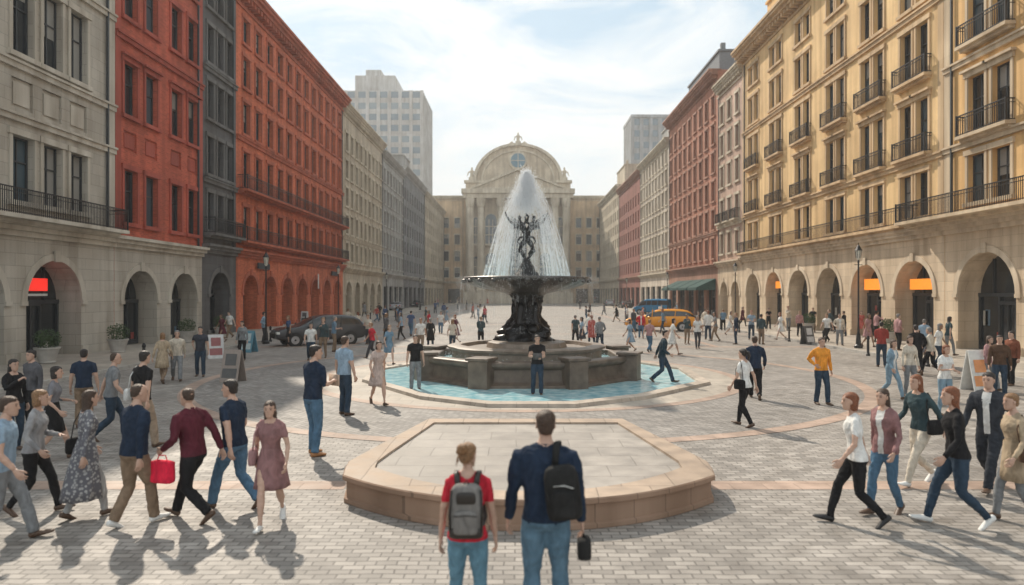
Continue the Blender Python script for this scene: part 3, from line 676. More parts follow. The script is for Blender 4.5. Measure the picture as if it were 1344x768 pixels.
for i in range(380):    # bowl overflow
    a = R.uniform(0, 6.28); r0 = 2.24; z = 3.36; t = R.uniform(0, 1)**2*.6; q = []
    for s_ in range(4):
        tt = t+s_*R.uniform(.012, .03); q.append((cx+(r0+.3*tt)*math.cos(a), cy+(r0+.3*tt)*math.sin(a), max(.64, z-4.9*tt*tt)))
    strand(q, R.uniform(.0015, .003))
for i in range(6500):
    a = R.uniform(0, 6.28); t = R.uniform(0, .74); rr = 2.24+.3*t+abs(R.gauss(0, .16)); drop((cx+rr*math.cos(a), cy+rr*math.sin(a), 3.45-4.9*t*t+R.gauss(0, .06)), R.uniform(.002, .006))
for i in range(1500):
    a = R.uniform(0, 6.28); rr = R.uniform(2.0, 2.9); drop((cx+rr*math.cos(a), cy+rr*math.sin(a), .62+abs(R.gauss(0, .12))), R.uniform(.005, .012))
b.obj('water_jet', [SPRAY], fe, recalc=False)

# ------------------------------------------------------------------ BUILDINGS
def mapper(side, off_=0):
    if side == 'L': return lambda u, v, w: (-20+off_+w, u, v)
    if side == 'R': return lambda u, v, w: (22-off_-w, u, v)
    return lambda u, v, w: (u, 185+off_-w, v)
def balc(RA, TR, bx, a, z, v, w, bar):
    bx(TR, a, z, v-.16, v, .003, w); bx(TR, a+.06, z-.06, v-.30, v-.161, .003, w*.6)
    h = 1.0
    for vv, t in ((v+h, .05), (v+.08, .03), (v+h-.18, .025)):
        bx(RA, a+.04, z-.04, vv-t, vv, w-.09, w-.04); bx(RA, a+.04, a+.08, vv-t, vv, .01, w-.09); bx(RA, z-.08, z-.04, vv-t, vv, .01, w-.09)
    x = a+.06
    while x < z-.04: bx(RA, x-.011, x+.011, v, v+h-.05, w-.077, w-.055); x += bar
    for k in (.25, .5, .75):
        for X in (a+.06, z-.06): bx(RA, X-.01, X+.01, v, v+h-.05, w*k-.01, w*k+.01)
    for X in (a+.055, z-.055): bx(RA, X-.03, X+.03, v, v+h+.03, w-.095, w-.035)
GOODS = [simple('shop_goods_warm', (.35, .22, .12), .6), simple('shop_goods_red', (.30, .06, .05), .6), simple('shop_goods_pale', (.45, .43, .38), .6), simple('shop_goods_blue', (.10, .16, .22), .6)]
def building(name, side, u0, u1, H, wall, trim, rows, wins, G=5.6, shops=(), gwall=None, frame=FRAME_D, depth=14, off_=0, courses=(), cornice=.6, dent=True, sur=True, bar=.14, pil=False, gtrim=None, curtain=.15, signs=(), bw=.6):
    T = mapper(side, off_); e = empty(name)
    u0 += .012; u1 -= .012
    W = MB(); GL = MB(); FR = MB(); TR = MB(); RA = MB(); GW = MB(); GT = MB(); SH = MB()
    def q(mb, pts, mi=0): mb.quad([T(*p) for p in pts], mi)
    def bx(mb, a0, a1, v0, v1, w0, w1, mi=0): mb.box((a0, v0, w0), (a1, v1, w1), mi, T)
    pv = G
    for (v0, v1, st) in rows:
        q(W, [(u0, pv, 0), (u1, pv, 0), (u1, v0, 0), (u0, v0, 0)])
        pu = u0
        for (c, w) in wins:
            a, z = c-w/2, c+w/2
            q(W, [(pu, v0, 0), (a, v0, 0), (a, v1, 0), (pu, v1, 0)]); pu = z
            dp = -.10 if 'blind' in st else -.32
            q(W, [(a, v0, 0), (a, v1, 0), (a, v1, dp), (a, v0, dp)]); q(W, [(z, v0, 0), (z, v1, 0), (z, v1, dp), (z, v0, dp)])
            q(W, [(a, v1, 0), (z, v1, 0), (z, v1, dp), (a, v1, dp)]); q(W, [(a, v0, 0), (z, v0, 0), (z, v0, dp), (a, v0, dp)])
            if 'blind' in st:
                q(W, [(a, v0, dp), (z, v0, dp), (z, v1, dp), (a, v1, dp)]); bx(TR, a+.15, z-.15, v0+.15, v1-.15, dp+.002, dp+.06)
                continue
            r = R.random(); mi = 2 if r < curtain else (1 if r < curtain+.4 else 0)
            q(GL, [(a, v0, dp+.02), (z, v0, dp+.02), (z, v1, dp+.02), (a, v1, dp+.02)], mi)
            if R.random() < .4:
                hh = R.choice([.25, .4, .55]); q(GL, [(a+.05, v1-(v1-v0)*hh, dp+.03), (z-.05, v1-(v1-v0)*hh, dp+.03), (z-.05, v1-.03, dp+.03), (a+.05, v1-.03, dp+.03)], 2 if mi != 2 else 1)
            t = .07
            bx(FR, a, a+t, v0, v1, dp+.02, dp+.10); bx(FR, z-t, z, v0, v1, dp+.02, dp+.10); bx(FR, a+t, z-t, v1-t, v1, dp+.02, dp+.10); bx(FR, a+t, z-t, v0, v0+t, dp+.02, dp+.10)
            bx(FR, c-.03, c+.03, v0+t, v1-t, dp+.035, dp+.085); mv = v0+(v1-v0)*.62; bx(FR, a+t, z-t, mv-.03, mv+.03, dp+.036, dp+.08)
            if sur:
                bx(TR, a-.17, a-.003, v0-.0, v1, 0.002, .07); bx(TR, z+.003, z+.17, v0, v1, .002, .07)
                bx(TR, a-.24, z+.24, v1+.003, v1+.26, .002, .12); bx(TR, a-.26, z+.26, v0-.2, v0-.003, .002, .17)
                if 'ped' in st: bx(TR, a-.32, z+.32, v1+.263, v1+.38, .002, .26)
        q(W, [(pu, v0, 0), (u1, v0, 0), (u1, v1, 0), (pu, v1, 0)])
        if 'full' in st: balc(RA, TR, bx, u0+.15, u1-.15, v0-.25, .8, bar)
        if 'grp' in st:
            g_ = []
            for (c, w) in wins:
                if g_ and c-w/2-g_[-1][1] < 1.0: g_[-1][1] = c+w/2
                else: g_.append([c-w/2, c+w/2])
            for a, z in g_: balc(RA, TR, bx, a-.3, z+.3, v0-.03, bw, bar)
        pv = v1
    q(W, [(u0, pv, 0), (u1, pv, 0), (u1, H, 0), (u0, H, 0)])
    for v in courses: bx(TR, u0, u1, v, v+.22, .003, .14); bx(TR, u0, u1, v+.222, v+.32, .003, .22)
    if pil:
        for a in (u0+.003, u1-.5): bx(TR, a, a+.49, G+.42, H-1.3, .004, .055)
    bx(FR, u1-.75, u1-.65, G+.2, H-1.3, .06, .16)
    q(W, [(u0, 0, 0), (u0, H, 0), (u0, H, -depth), (u0, 0, -depth)]); q(W, [(u1, 0, 0), (u1, H, 0), (u1, H, -depth), (u1, 0, -depth)])
    q(W, [(u0, H, 0), (u1, H, 0), (u1, H, -depth), (u0, H, -depth)]); q(W, [(u0, 0, -depth), (u1, 0, -depth), (u1, H, -depth), (u0, H, -depth)])
    if cornice:
        c = cornice
        bx(TR, u0, u1, H-1.25, H-1.1, .003, .12); bx(TR, u0, u1, H-.55, H-.3, .003, c*.75); bx(TR, u0, u1, H-.3, H-.08, .003, c); bx(TR, u0, u1, H-.08, H+.12, -.4, c+.12)
        if dent:
            u = u0+.2; stp = .62 if u0 < 90 else 1.1
            while u < u1-.3: bx(TR, u, u+.26, H-.9, H-.553, .004, c*.62); u += stp
    gd = -1.15; pu = u0
    for sh in shops:
        c, hw, sp = sh[:3]; rect = len(sh) > 3
        a, z = c-hw, c+hw
        dp = -.45 if rect else gd
        q(GW, [(pu, 0, 0), (a, 0, 0), (a, G, 0), (pu, G, 0)]); pu = z
        if rect: arc = [(a, sp), (z, sp)]
        else: arc = [(c-hw*math.cos(math.pi*i/16), sp+hw*math.sin(math.pi*i/16)) for i in range(17)]
        path = [(a, 0)]+([(a, sp)] if not rect else [])+arc+[(z, 0)]
        for i in range(len(arc)-1):
            (x0, y0), (x1, y1) = arc[i], arc[i+1]
            q(GW, [(x0, y0, 0), (x1, y1, 0), (x1, G, 0), (x0, G, 0)])
            if not rect:
                def sc2(x, y, k): return (c+(x-c)*k, sp+(y-sp)*k)
                k = 1+.3/hw; (X0, Y0), (X1, Y1) = sc2(x0, y0, k), sc2(x1, y1, k)
                q(GT, [(x0, y0, .06), (x1, y1, .06), (X1, Y1, .06), (X0, Y0, .06)]); q(GT, [(X0, Y0, .06), (X1, Y1, .06), (X1, Y1, 0), (X0, Y0, 0)]); q(GT, [(x0, y0, .06), (x1, y1, .06), (x1, y1, -.001), (x0, y0, -.001)])
        for i in range(len(path)-1):
            (x0, y0), (x1, y1) = path[i], path[i+1]
            q(GW, [(x0, y0, 0), (x1, y1, 0), (x1, y1, dp), (x0, y0, dp)])
        top_ = sp+(0 if rect else hw)
        q(GL, [(a, 0, dp+.01), (z, 0, dp+.01), (z, top_, dp+.01), (a, top_, dp+.01)], 0)
        for _ in range(5):
            xx = R.uniform(a+.2, z-.5); hh = R.uniform(.3, .9); v_ = R.choice([.4, .4, 1.3]); 
            if abs(xx+.2-c) > .6: bx(SH, xx, xx+R.uniform(.2, .35), v_, v_+hh, dp+.012, dp+.018, R.randrange(4))
        for x in (a+.05, c-.55, c+.55, z-.05): bx(FR, x-.05, x+.05, 0, sp, dp+.022, dp+.12)
        bx(FR, a, z, sp-.12, sp+.06, dp+.024, dp+.14); bx(FR, a, z, 0, .35, dp+.023, dp+.1)
        bx(FR, c-.04, c+.04, .35, 2.4, dp+.025, dp+.09); bx(FR, c-.55, c+.55, 2.35, 2.5, dp+.026, dp+.13)
        if not rect:
            for k_ in (.33, .66):
                an = math.pi*k_; bx(FR, c+hw*math.cos(an)*.98-.03, c+hw*math.cos(an)*.98+.03, sp+.06, sp+hw*math.sin(an), dp+.023, dp+.09)
            bx(GT, c-.16, c+.16, top_-.05, top_+.42, .063, .13)
            bx(GT, a-.34, a-.002, sp-.16, sp+.02, .003, .1); bx(GT, z+.002, z+.34, sp-.16, sp+.02, .003, .1)
            bx(GT, a-.4, a-.002, 0, .5, .003, .09); bx(GT, z+.002, z+.4, 0, .5, .003, .09)
    q(GW, [(pu, 0, 0), (u1, 0, 0), (u1, G, 0), (pu, G, 0)])
    bx(GT, u0, u1, G-.42, G-.2, .003, .16); bx(GT, u0, u1, G-.2, G+.0, .003, .34); bx(GT, u0, u1, G+.0, G+.16, .003, .5)
    for nm, mb, ms in (('walls', W, [wall]), ('window_glass', GL, [G_DARK, G_MID, G_CUR]), ('window_frames', FR, [frame]), ('stone_trim', TR, [trim]), ('balcony_railings', RA, [IRON]), ('ground_storey', GW, [gwall or wall]), ('arcade_trim', GT, [gtrim or trim]), ('shop_display', SH, GOODS)):
        if mb.f: mb.obj(nm, ms, e, recalc=False)
    SG = MB()
    for (c, v, w_, h_, wo, mi) in signs: bx(SG, c-w_/2, c+w_/2, v, v+h_, wo, wo+.08, mi)
    if signs: SG.obj('shop_sign', [SIGN_R, SIGN_O, SIGN_W, SIGN_G], e)
    return e
SIGN_R = simple('sign_red', (.8, .03, .02), .4, emis=1.0); SIGN_O = simple('sign_orange', (.9, .28, .03), .4, emis=1.0); SIGN_W = simple('sign_white', (.7, .7, .68), .5); SIGN_G = simple('sign_dark', (.03, .04, .05), .5)
ST_L = wallmat('limestone', (.50, .465, .405), 1.1, .5, .012, .7, .07); ST_LT = wallmat('limestone_trim', (.56, .52, .45), 1.6, 5, .008, .8, .05, .2)
RED1 = wallmat('red_brick', (.47, .105, .06), .3, .1, .012, 1.25, .2); RED1T = wallmat('red_brick_trim', (.42, .09, .06), .8, 4, .008, .8, .06, .2)
RED2 = wallmat('red_orange_brick', (.56, .15, .07), .3, .1, .012, 1.25, .2); RED2T = wallmat('red_stucco_trim', (.48, .13, .07), .8, 4, .008, .8, .06, .2)
DKG = wallmat('dark_grey_stone', (.12, .12, .125), .8, .4, .01, .7, .1); DKGT = wallmat('dark_grey_trim', (.16, .16, .16), 1.2, 4, .01, .8, .1)
BEI = wallmat('beige_stone', (.55, .48, .37), .9, .45, .01, .75, .07); BEIT = wallmat('beige_trim', (.60, .54, .43), 1.2, 4, .008, .8, .05)
GRY = wallmat('grey_stone', (.40, .40, .385), .9, .45, .01, .75, .08); GRYT = wallmat('grey_trim', (.46, .46, .44), 1.2, 4, .008, .8, .05)
YEL = wallmat('ochre_stucco', (.80, .56, .28), 1.2, .6, .006, .88, .03, .2); YELT = wallmat('ochre_trim', (.62, .45, .27), 1.5, 5, .008, .8, .05, .2)
ORA = wallmat('amber_stucco', (.80, .51, .22), 1.2, .6, .006, .88, .03, .2); ORAT = wallmat('amber_trim', (.64, .52, .37), 1.5, 5, .008, .8, .05, .2)
ARC = wallmat('arcade_stone', (.64, .52, .38), 1.0, .5, .012, .75, .06); ARCT = wallmat('arcade_trim', (.66, .56, .43), 1.5, 5, .008, .8, .05, .2)
PNK = wallmat('pink_stucco', (.54, .38, .30), 1.2, .6, .006, .85, .04); 
BRK = wallmat('brown_brick', (.42, .18, .115), .3, .1, .012, 1.2, .18); BRKT = wallmat('brown_brick_trim', (.38, .20, .14), 1.2, 4, .008, .8, .06)
def arch_row(u0, u1, pitch, hw, sp, start=None):
    n = max(1, round((u1-u0)/pitch)); p = (u1-u0)/n
    return [(u0+p*(i+.5), hw, sp) for i in range(n)]
def rect_row(u0, u1, pitch, hw, top_):
    return [(c, hw, top_, 1) for c, _, _ in arch_row(u0, u1, pitch, hw, top_)]
def win_row(u0, u1, pitch, w): return [(c, w) for c, _, _ in arch_row(u0, u1, pitch, 0, 0)]
def groups(cs, offs, w): return [(c+o_, w) for c in cs for o_ in offs]
# left side
building('limestone_building', 'L', 12, 33.8, 26, ST_L, ST_LT, [(6.6, 9.2, ''), (10.3, 11.5, 'blind'), (12.5, 15.6, ''), (17.2, 20.0, ''), (21.3, 23.6, '')],
         groups([14.9, 22.2, 29.3], [-1.75, 0, 1.75], 1.2), 5.6, [(c, 1.75, 2.55) for c in (14.6, 19.6, 24.8, 29.5)], courses=(9.75, 11.85, 16.3), pil=True, signs=((29.5, 3.0, 1.7, .55, -1.0, 0), (29.5, 2.78, 1.7, .10, -1.0, 2)), curtain=.2)
T = mapper('L'); ra = MB(); tr = MB()
def bxL(mb, a0, a1, v0, v1, w0, w1, mi=0): mb.box((a0, v0, w0), (a1, v1, w1), mi, T)
balc(ra, tr, bxL, 12.2, 33.4, 5.95, 1.0, .11)
e = bpy.data.objects['limestone_building']; ra.obj('long_balcony_railing', [IRON], e, recalc=False); tr.obj('long_balcony_slab', [ST_LT], e, recalc=False)
building('red_brick_building', 'L', 33.8, 43.2, 26, RED1, RED1T, [(6.5, 9.2, ''), (10.2, 11.2, 'blind'), (12.0, 14.7, 'ped'), (17.0, 19.6, ''), (21, 23.5, '')],
         groups([36.2, 40.9], [-1.0, 1.0], 1.2), 5.6, [(36.2, 1.6, 2.5), (40.9, 1.6, 2.5)], gwall=ST_L, gtrim=ST_LT, courses=(15.7,), pil=True)
building('dark_grey_building', 'L', 43.2, 48.4, 27.5, DKG, DKGT, [(7.0, 9.4, 'full'), (10.6, 13.0, ''), (14.2, 16.6, ''), (17.8, 20.2, ''), (21.4, 23.8, '')], win_row(43.6, 48, 1.45, .9), 5.9, [(45.8, 1.5, 2.8)], courses=(10.0, 17.2))
building('red_brick_building', 'L', 48.4, 77.9, 24.8, RED2, RED2T, [(6.9, 9.2, 'full'), (10.6, 13.2, 'full'), (14.5, 16.8, ''), (17.9, 20.1, ''), (21.1, 22.9, '')],
         win_row(49, 77.4, 2.35, 1.2), 5.9, arch_row(49, 77.5, 4.2, 1.35, 2.9), courses=(10.0, 13.9), bar=.2, curtain=.1, signs=((53.2, 4.75, 2.4, .45, .15, 3), (65.5, 3.3, .12, 1.4, .8, 2), (73.8, 4.75, 2.4, .45, .15, 3)), cornice=.9)
building('beige_stone_building', 'L', 77.9, 100.7, 24.6, BEI, BEIT, [(v, v+2.1, '') for v in (6.6, 9.8, 13, 16.2, 19.4)], win_row(78.4, 100.2, 2.3, 1.2), 5.7, arch_row(78.4, 100.3, 4.4, 1.4, 2.8), courses=(9.1,), bar=.3)
building('grey_stone_building', 'L', 100.7, 119, 23.8, GRY, GRYT, [(v, v+2.1, '') for v in (6.6, 9.8, 13, 16.2, 19.4)], win_row(101, 118.6, 2.5, 1.2), 5.7, rect_row(101.2, 118.6, 4.5, 1.7, 3.9), bar=.3)
building('dark_stone_building', 'L', 119, 146, 25, wallmat('slate_stone', (.22, .225, .23), 1, .5, .01, .8), GRYT, [(v, v+2.1, '') for v in (6.6, 9.8, 13, 16.2, 19.4)], win_row(119.4, 145.6, 2.9, 1.3), 5.7, rect_row(119.4, 145.6, 5, 1.8, 3.9), bar=.3, sur=False)
building('beige_stone_building', 'L', 146, 184, 24.5, BEI, BEIT, [(v, v+2.1, '') for v in (6.6, 9.8, 13, 16.2, 19.4)], win_row(146.4, 183, 3.2, 1.4), 5.7, rect_row(146.4, 183.6, 5, 1.8, 3.9), sur=False)
# right side
gx = [63.8, 58.3, 52.8, 47.3, 42.4, 37.9]
building('ochre_building', 'R', 35.2, 66.8, 26.2, YEL, YELT, [(7.1, 9.5, ''), (10.5, 13.5, 'grp ped'), (14.7, 17.6, 'grp'), (18.8, 21.3, ''), (22.4, 24.2, '')],
         sorted(groups(gx, [-.78, .78], 1.1)), 6.3, arch_row(35.4, 66.6, 5.2, 1.85, 2.85), gwall=ARC, gtrim=ARCT, courses=(9.95, 18.1), cornice=1.1, curtain=.12, pil=True,
         signs=((43.2, 3.1, 3.0, .7, -.75, 1), (38.0, 3.1, 3.0, .6, -.75, 1), (58.9, 3.3, 2.4, .6, -.75, 1)), bw=.45)
building('amber_building', 'R', 12, 35.2, 27.5, ORA, ORAT, [(7.3, 9.6, ''), (10.6, 13.4, 'grp ped'), (15.0, 18.0, 'grp'), (19.4, 22, ''), (23.2, 25, '')],
         sorted(groups([14.9, 20.6, 26.3, 31.9], [-.85, .85], 1.2)), 6.3, arch_row(12.2, 35.0, 5.7, 2.0, 2.85), gwall=ARC, gtrim=ARCT, courses=(10.0, 14.1, 18.6), cornice=1.1, pil=True, bw=.5)
T2 = mapper('R'); ra = MB(); tr = MB()
def bxR(mb, a0, a1, v0, v1, w0, w1, mi=0): mb.box((a0, v0, w0), (a1, v1, w1), mi, T2)
balc(ra, tr, bxR, 12.2, 37.6, 6.75, 1.3, .11)
e = bpy.data.objects['amber_building']; ra.obj('long_balcony_railing', [IRON], e, recalc=False); tr.obj('long_balcony_slab', [ORAT], e, recalc=False)
ra = MB(); tr = MB(); balc(ra, tr, bxR, 38.0, 66.2, 6.72, .8, .16); e = bpy.data.objects['ochre_building']; ra.obj('long_balcony_railing', [IRON], e, recalc=False); tr.obj('long_balcony_slab', [YELT], e, recalc=False)
building('pink_stucco_building', 'R', 66.8, 75.2, 25.4, PNK, BEIT, [(7.1, 9.2, ''), (10.4, 12.8, 'grp'), (14.2, 16.4, ''), (17.6, 19.8, ''), (21, 23, '')], win_row(67.2, 74.8, 2.5, 1.1), 6.1, arch_row(67.2, 74.8, 3.8, 1.3, 2.8), gwall=ARC, gtrim=ARCT, courses=(9.8,))
e = building('brown_brick_building', 'R', 75.2, 99.5, 27.5, BRK, BRKT, [(v, v+2.2, '') for v in (6.8, 10, 13.2, 16.4, 19.6, 22.8)], win_row(75.6, 99.2, 2.5, 1.2), 6.0, rect_row(75.6, 99.2, 4.8, 1.9, 3.9), gwall=BRKT, courses=(9.4,), cornice=.9)
b = MB(); tb = mapper('R')
for c, _, _, _ in rect_row(75.6, 99.2, 4.8, 1.9, 3.9)[:4]:
    b.quad([tb(c-2.1, 4.5, .05), tb(c+2.1, 4.5, .05), tb(c+2.1, 3.5, 2.2), tb(c-2.1, 3.5, 2.2)]); b.quad([tb(c-2.1, 3.5, 2.2), tb(c+2.1, 3.5, 2.2), tb(c+2.1, 3.2, 2.2), tb(c-2.1, 3.2, 2.2)])
    for s in (-2.1, 2.1): b.quad([tb(c+s, 4.5, .05), tb(c+s, 3.5, 2.2), tb(c+s, 3.2, 2.2), tb(c+s, 3.2, .05)])
b.obj('shop_awnings', [fabric((.03, .075, .07))], e, recalc=False)
building('cream_stone_building', 'R', 99.5, 123, 25.5, wallmat('cream_stone', (.60, .53, .45), .9, .45, .01, .8, .06), BEIT, [(v, v+2.1, '') for v in (6.6, 9.7, 12.8, 15.9, 19, 22)], win_row(100, 122.6, 2.5, 1.2), 5.8, rect_row(100, 122.6, 4.8, 1.8, 3.9), bar=.3)
building('brown_brick_building', 'R', 123, 149, 25.0, wallmat('maroon_brick', (.30, .11, .085), .24, .08, .008, .8), BRKT, [(v, v+2.1, '') for v in (6.6, 9.7, 12.8, 15.9, 19)], win_row(123.4, 148.6, 2.9, 1.3), 5.8, rect_row(123.4, 148.6, 5, 1.8, 3.9), sur=False)
building('beige_stone_building', 'R', 149, 184, 26.5, BEI, BEIT, [(v, v+2.1, '') for v in (6.6, 9.7, 12.8, 15.9, 19, 22)], win_row(149.4, 183.6, 3.2, 1.4), 5.8, rect_row(149.4, 183.6, 5, 1.8, 3.9), sur=False)
# rooftop items
ROOF = simple('roof_metal', (.16, .17, .18), .6, 0, .2); 
def rooftop(x0, x1, y0, y1, z0, z1, name='rooftop_hut', m=None):
    b = MB(); b.box((x0, y0, z0), (x1, y1, z1)); b.box((x0-.15, y0-.15, z1+.002), (x1+.15, y1+.15, z1+.22)); b.box((x0+.3, y0+.3, z1+.222), (x0+.8, y0+.8, z1+1.1)); b.obj(name, [m or ROOF])
rooftop(-23.5, -21.5, 56, 59, 24.8, 27.2); rooftop(-23, -21.2, 68, 70, 24.8, 27.0); rooftop(-24, -21.5, 88, 92, 24.6, 26.8, m=GRY); rooftop(-25, -21, 125, 132, 25, 28, m=GRY)
rooftop(23, 29, 78, 92, 27.5, 30.5); rooftop(23, 26.5, 58, 63, 26.2, 29.5, m=ORA); rooftop(23.2, 27, 104, 110, 25.5, 28.5, m=GRY); rooftop(23.5, 30, 150, 162, 26.5, 31, m=BEI); rooftop(23.5, 27, 69, 73, 25.4, 28.2, m=ROOF)
def tower(name, x0, x1, y0, y1, H, wall, nx, nz, stepz=None):
    e = empty(name); W = MB(); G_ = MB()
    W.box((x0, y0, 0), (x1, y1, H)); 
    if stepz: W.box((x0+6, y0+2, H+.002), (x1-9, y1-3, H+stepz)); W.box((x0+9, y0+4, H+stepz+.002), (x0+14, y1-5, H+stepz+2.5))
    fh = H/nz
    pw = (x1-x0)/nx
    for i in range(nz):
        G_.box((x0+.3, y0-.05, i*fh+fh*.35), (x1-.3, y0-.01, i*fh+fh*.9), R.choice([0, 1])); 
        G_.box((x1+.01, y0+.3, i*fh+fh*.35), (x1+.05, y1-.3, i*fh+fh*.9)); G_.box((x0-.05, y0+.3, i*fh+fh*.35), (x0-.01, y1-.3, i*fh+fh*.9))
    for j in range(nx+1): W.box((x0+j*pw-.55, y0-.35, 0), (x0+j*pw+.55, y0-.002, H-.02))
    for j in range(9):
        y = y0+(y1-y0)*j/8
        W.box((x1+.002, y-.5, 0), (x1+.35, y+.5, H-.02)); W.box((x0-.35, y-.5, 0), (x0-.002, y+.5, H-.02))
    if not stepz: W.box((x0-.5, y0-.5, H+.003), (x1+.5, y1+.5, H+.9))
    W.obj('walls', [wall], e); G_.obj('window_glass', [glassmat('tower_glass', (.16, .21, .25), .25), glassmat('tower_glass_b', (.22, .27, .3), .25)], e)
tower('office_tower', -59, -31, 220, 244, 68, wallmat('pale_concrete', (.55, .55, .54), 3, 3, .02, .8, .04), 8, 19, 5.5)
tower('office_block', 36, 47.5, 215, 230, 58, wallmat('grey_concrete', (.38, .40, .42), 3, 3, .02, .8, .04), 4, 16)
# ---- palace at the end of the street
PAL = wallmat('palace_stone', (.60, .52, .40), 1.2, .6, .012, .75, .05); PALT = wallmat('palace_trim', (.62, .56, .45), 2, 6, .01, .85, .04)
building('palace_wing', 'F', -40, -14.2, 29, wallmat('palace_ochre', (.60, .45, .29), 1.2, .6, .01, .8, .05), PALT, [(v, v+2.6, '') for v in (7, 11.5, 16, 20.5)], win_row(-39, -15, 2.9, 1.4), 5.8, rect_row(-39, -15, 5, 1.6, 3.9))
building('palace_wing', 'F', 14.2, 44, 29, wallmat('palace_ochre', (.60, .45, .29), 1.2, .6, .01, .8, .05), PALT, [(v, v+2.6, '') for v in (7, 11.5, 16, 20.5)], win_row(15, 43, 2.9, 1.4), 5.8, rect_row(15, 43, 5, 1.6, 3.9))
e = empty('palace'); TF = lambda u, v, w: (u, 183-w, v)
W = MB(); TRM = MB(); GLS = MB()
def pb(mb, a0, a1, v0, v1, w0, w1, mi=0): mb.box((a0, v0, w0), (a1, v1, w1), mi, TF)
pb(W, -14, 14, 0, 28, -20, 0); pb(W, -14, 14, 30.4, 32.2, -20, .6); pb(TRM, -14.6, 14.6, 28, 29.2, -.5, 2.4); pb(TRM, -15, 15, 29.2, 30.4, -.5, 2.9)
pb(TRM, -14.5, 14.5, 0, 3, .01, 2.6); pb(TRM, -14.4, 14.4, 32.2, 32.9, -1, 1.1)
for x in (-12.7, -9.9, 9.9, 12.7, -4.6, 4.6):
    rs = []
    for rr, z in ((1.35, 3.0), (1.35, 3.7), (1.1, 3.9), (1.0, 4.4), (.96, 15), (.86, 25.6), (1.0, 25.8), (1.25, 27.0), (1.35, 28)):
        rs.append([TF(x+rr*math.cos(2*math.pi*j/24), z, 1.35+rr*math.sin(2*math.pi*j/24)) for j in range(24)])
    TRM.rings(rs)
def prism(mb, pts, w0, w1, mi=0):
    mb.quad([TF(u, v, w1) for u, v in pts], mi); mb.quad([TF(u, v, w0) for u, v in pts], mi)
    for i in range(len(pts)):
        a, c = pts[i], pts[(i+1) % len(pts)]; mb.quad([TF(a[0], a[1], w0), TF(c[0], c[1], w0), TF(c[0], c[1], w1), TF(a[0], a[1], w1)], mi)
ar = [(11.2*math.cos(math.pi*i/30), 32.9+9.3*math.sin(math.pi*i/30)) for i in range(31)]
prism(W, ar, -14, .2)
for i in range(30):
    a0, a1 = math.pi*i/30, math.pi*(i+1)/30
    for r0, r1, w in ((1.0, 1.07, .9), (.84, .88, .5)):
        pts = [(11.2*k*math.cos(a), 32.9+9.3*k*math.sin(a)) for k, a in ((r0, a0), (r1, a0), (r1, a1), (r0, a1))]; prism(TRM, pts, .21, w)
prism(TRM, [(-12.5, 30.4), (12.5, 30.4), (0, 35.4)], .6, 1.9); prism(W, [(-9.8, 30.9), (9.8, 30.9), (0, 34.6)], 1.9, 1.95)
for s in (-1, 1): prism(TRM, [(s*13.2, 30.41), (s*12.2, 30.41), (0, 35.3), (0, 36.1)], 1.91, 2.5)
disc = lambda r, cx_, cz, n=28: [(cx_+r*math.cos(2*math.pi*i/n), cz+r*math.sin(2*math.pi*i/n)) for i in range(n)]
prism(TRM, disc(2.5, 0, 38.2), .21, .7); prism(GLS, disc(1.95, 0, 38.2), .71, .76, 2)
pb(TRM, -.08, .08, 36.3, 40.1, .78, .84); pb(TRM, -1.9, 1.9, 38.1, 38.25, .79, .85)
for x, hw in ((-7.3, 1.5), (0, 2.3), (7.3, 1.5), (-11.3, .6), (11.3, .6)):
    for v0, sp in ((4.5, 12), (16, 22.5)) if hw < 2 else ((3.2, 20),):
        pts = [(x-hw, v0)]+[(x-hw*math.cos(math.pi*i/12), sp+hw*math.sin(math.pi*i/12)) for i in range(13)]+[(x+hw, v0)]
        prism(GLS, pts, .003, .03); 
        for k in (-.33, .33): pb(TRM, x+hw*k-.08, x+hw*k+.08, v0, sp, .032, .15)
        for vv in (.35, .7): pb(TRM, x-hw, x+hw, v0+(sp-v0)*vv, v0+(sp-v0)*vv+.2, .033, .16)
        pb(TRM, x-hw-.4, x-hw-.01, v0, sp, .004, .4); pb(TRM, x+hw+.01, x+hw+.4, v0, sp, .004, .4); pb(TRM, x-hw-.5, x+hw+.5, v0-.5, v0-.01, .004, .6)
for x, z, s in ((-12.4, 32.9, 1.0), (12.4, 32.9, 1.0), (0, 42.6, .9), (-9, 37.6, .5), (9, 37.6, .5)):
    pb(TRM, x-.8*s, x+.8*s, z-.3, z+.8*s, -.8*s, .8*s)
    TRM.tube([TF(x, z+.8*s, 0), TF(x, z+1.6*s, 0), TF(x, z+2.6*s, 0), TF(x, z+3.0*s, 0), TF(x, z+3.2*s, 0), TF(x, z+3.6*s, 0)], [.6*s, .45*s, .55*s, .2*s, .28*s, .1*s], 0, 10)
    for q_ in (-1, 1): TRM.tube([TF(x+q_*.3*s, z+2.5*s, 0), TF(x+q_*.9*s, z+2.2*s, .1), TF(x+q_*1.2*s, z+1.2*s, .2)], [.22*s, .18*s, .1*s], 0, 8)
for q_ in (-1, 1): TRM.tube([TF(q_*.6, 42.6, 0), TF(q_*1.6, 43.1, 0), TF(q_*2.6, 42.3, 0), TF(q_*3.2, 41.6, 0)], [.5, .45, .4, .2], 0, 8)
W.obj('walls', [PAL], e); TRM.obj('stone_trim', [PALT], e); GLS.obj('window_glass', [G_MID, G_DARK, glassmat('rose_window', (.10, .20, .26), .2)], e)

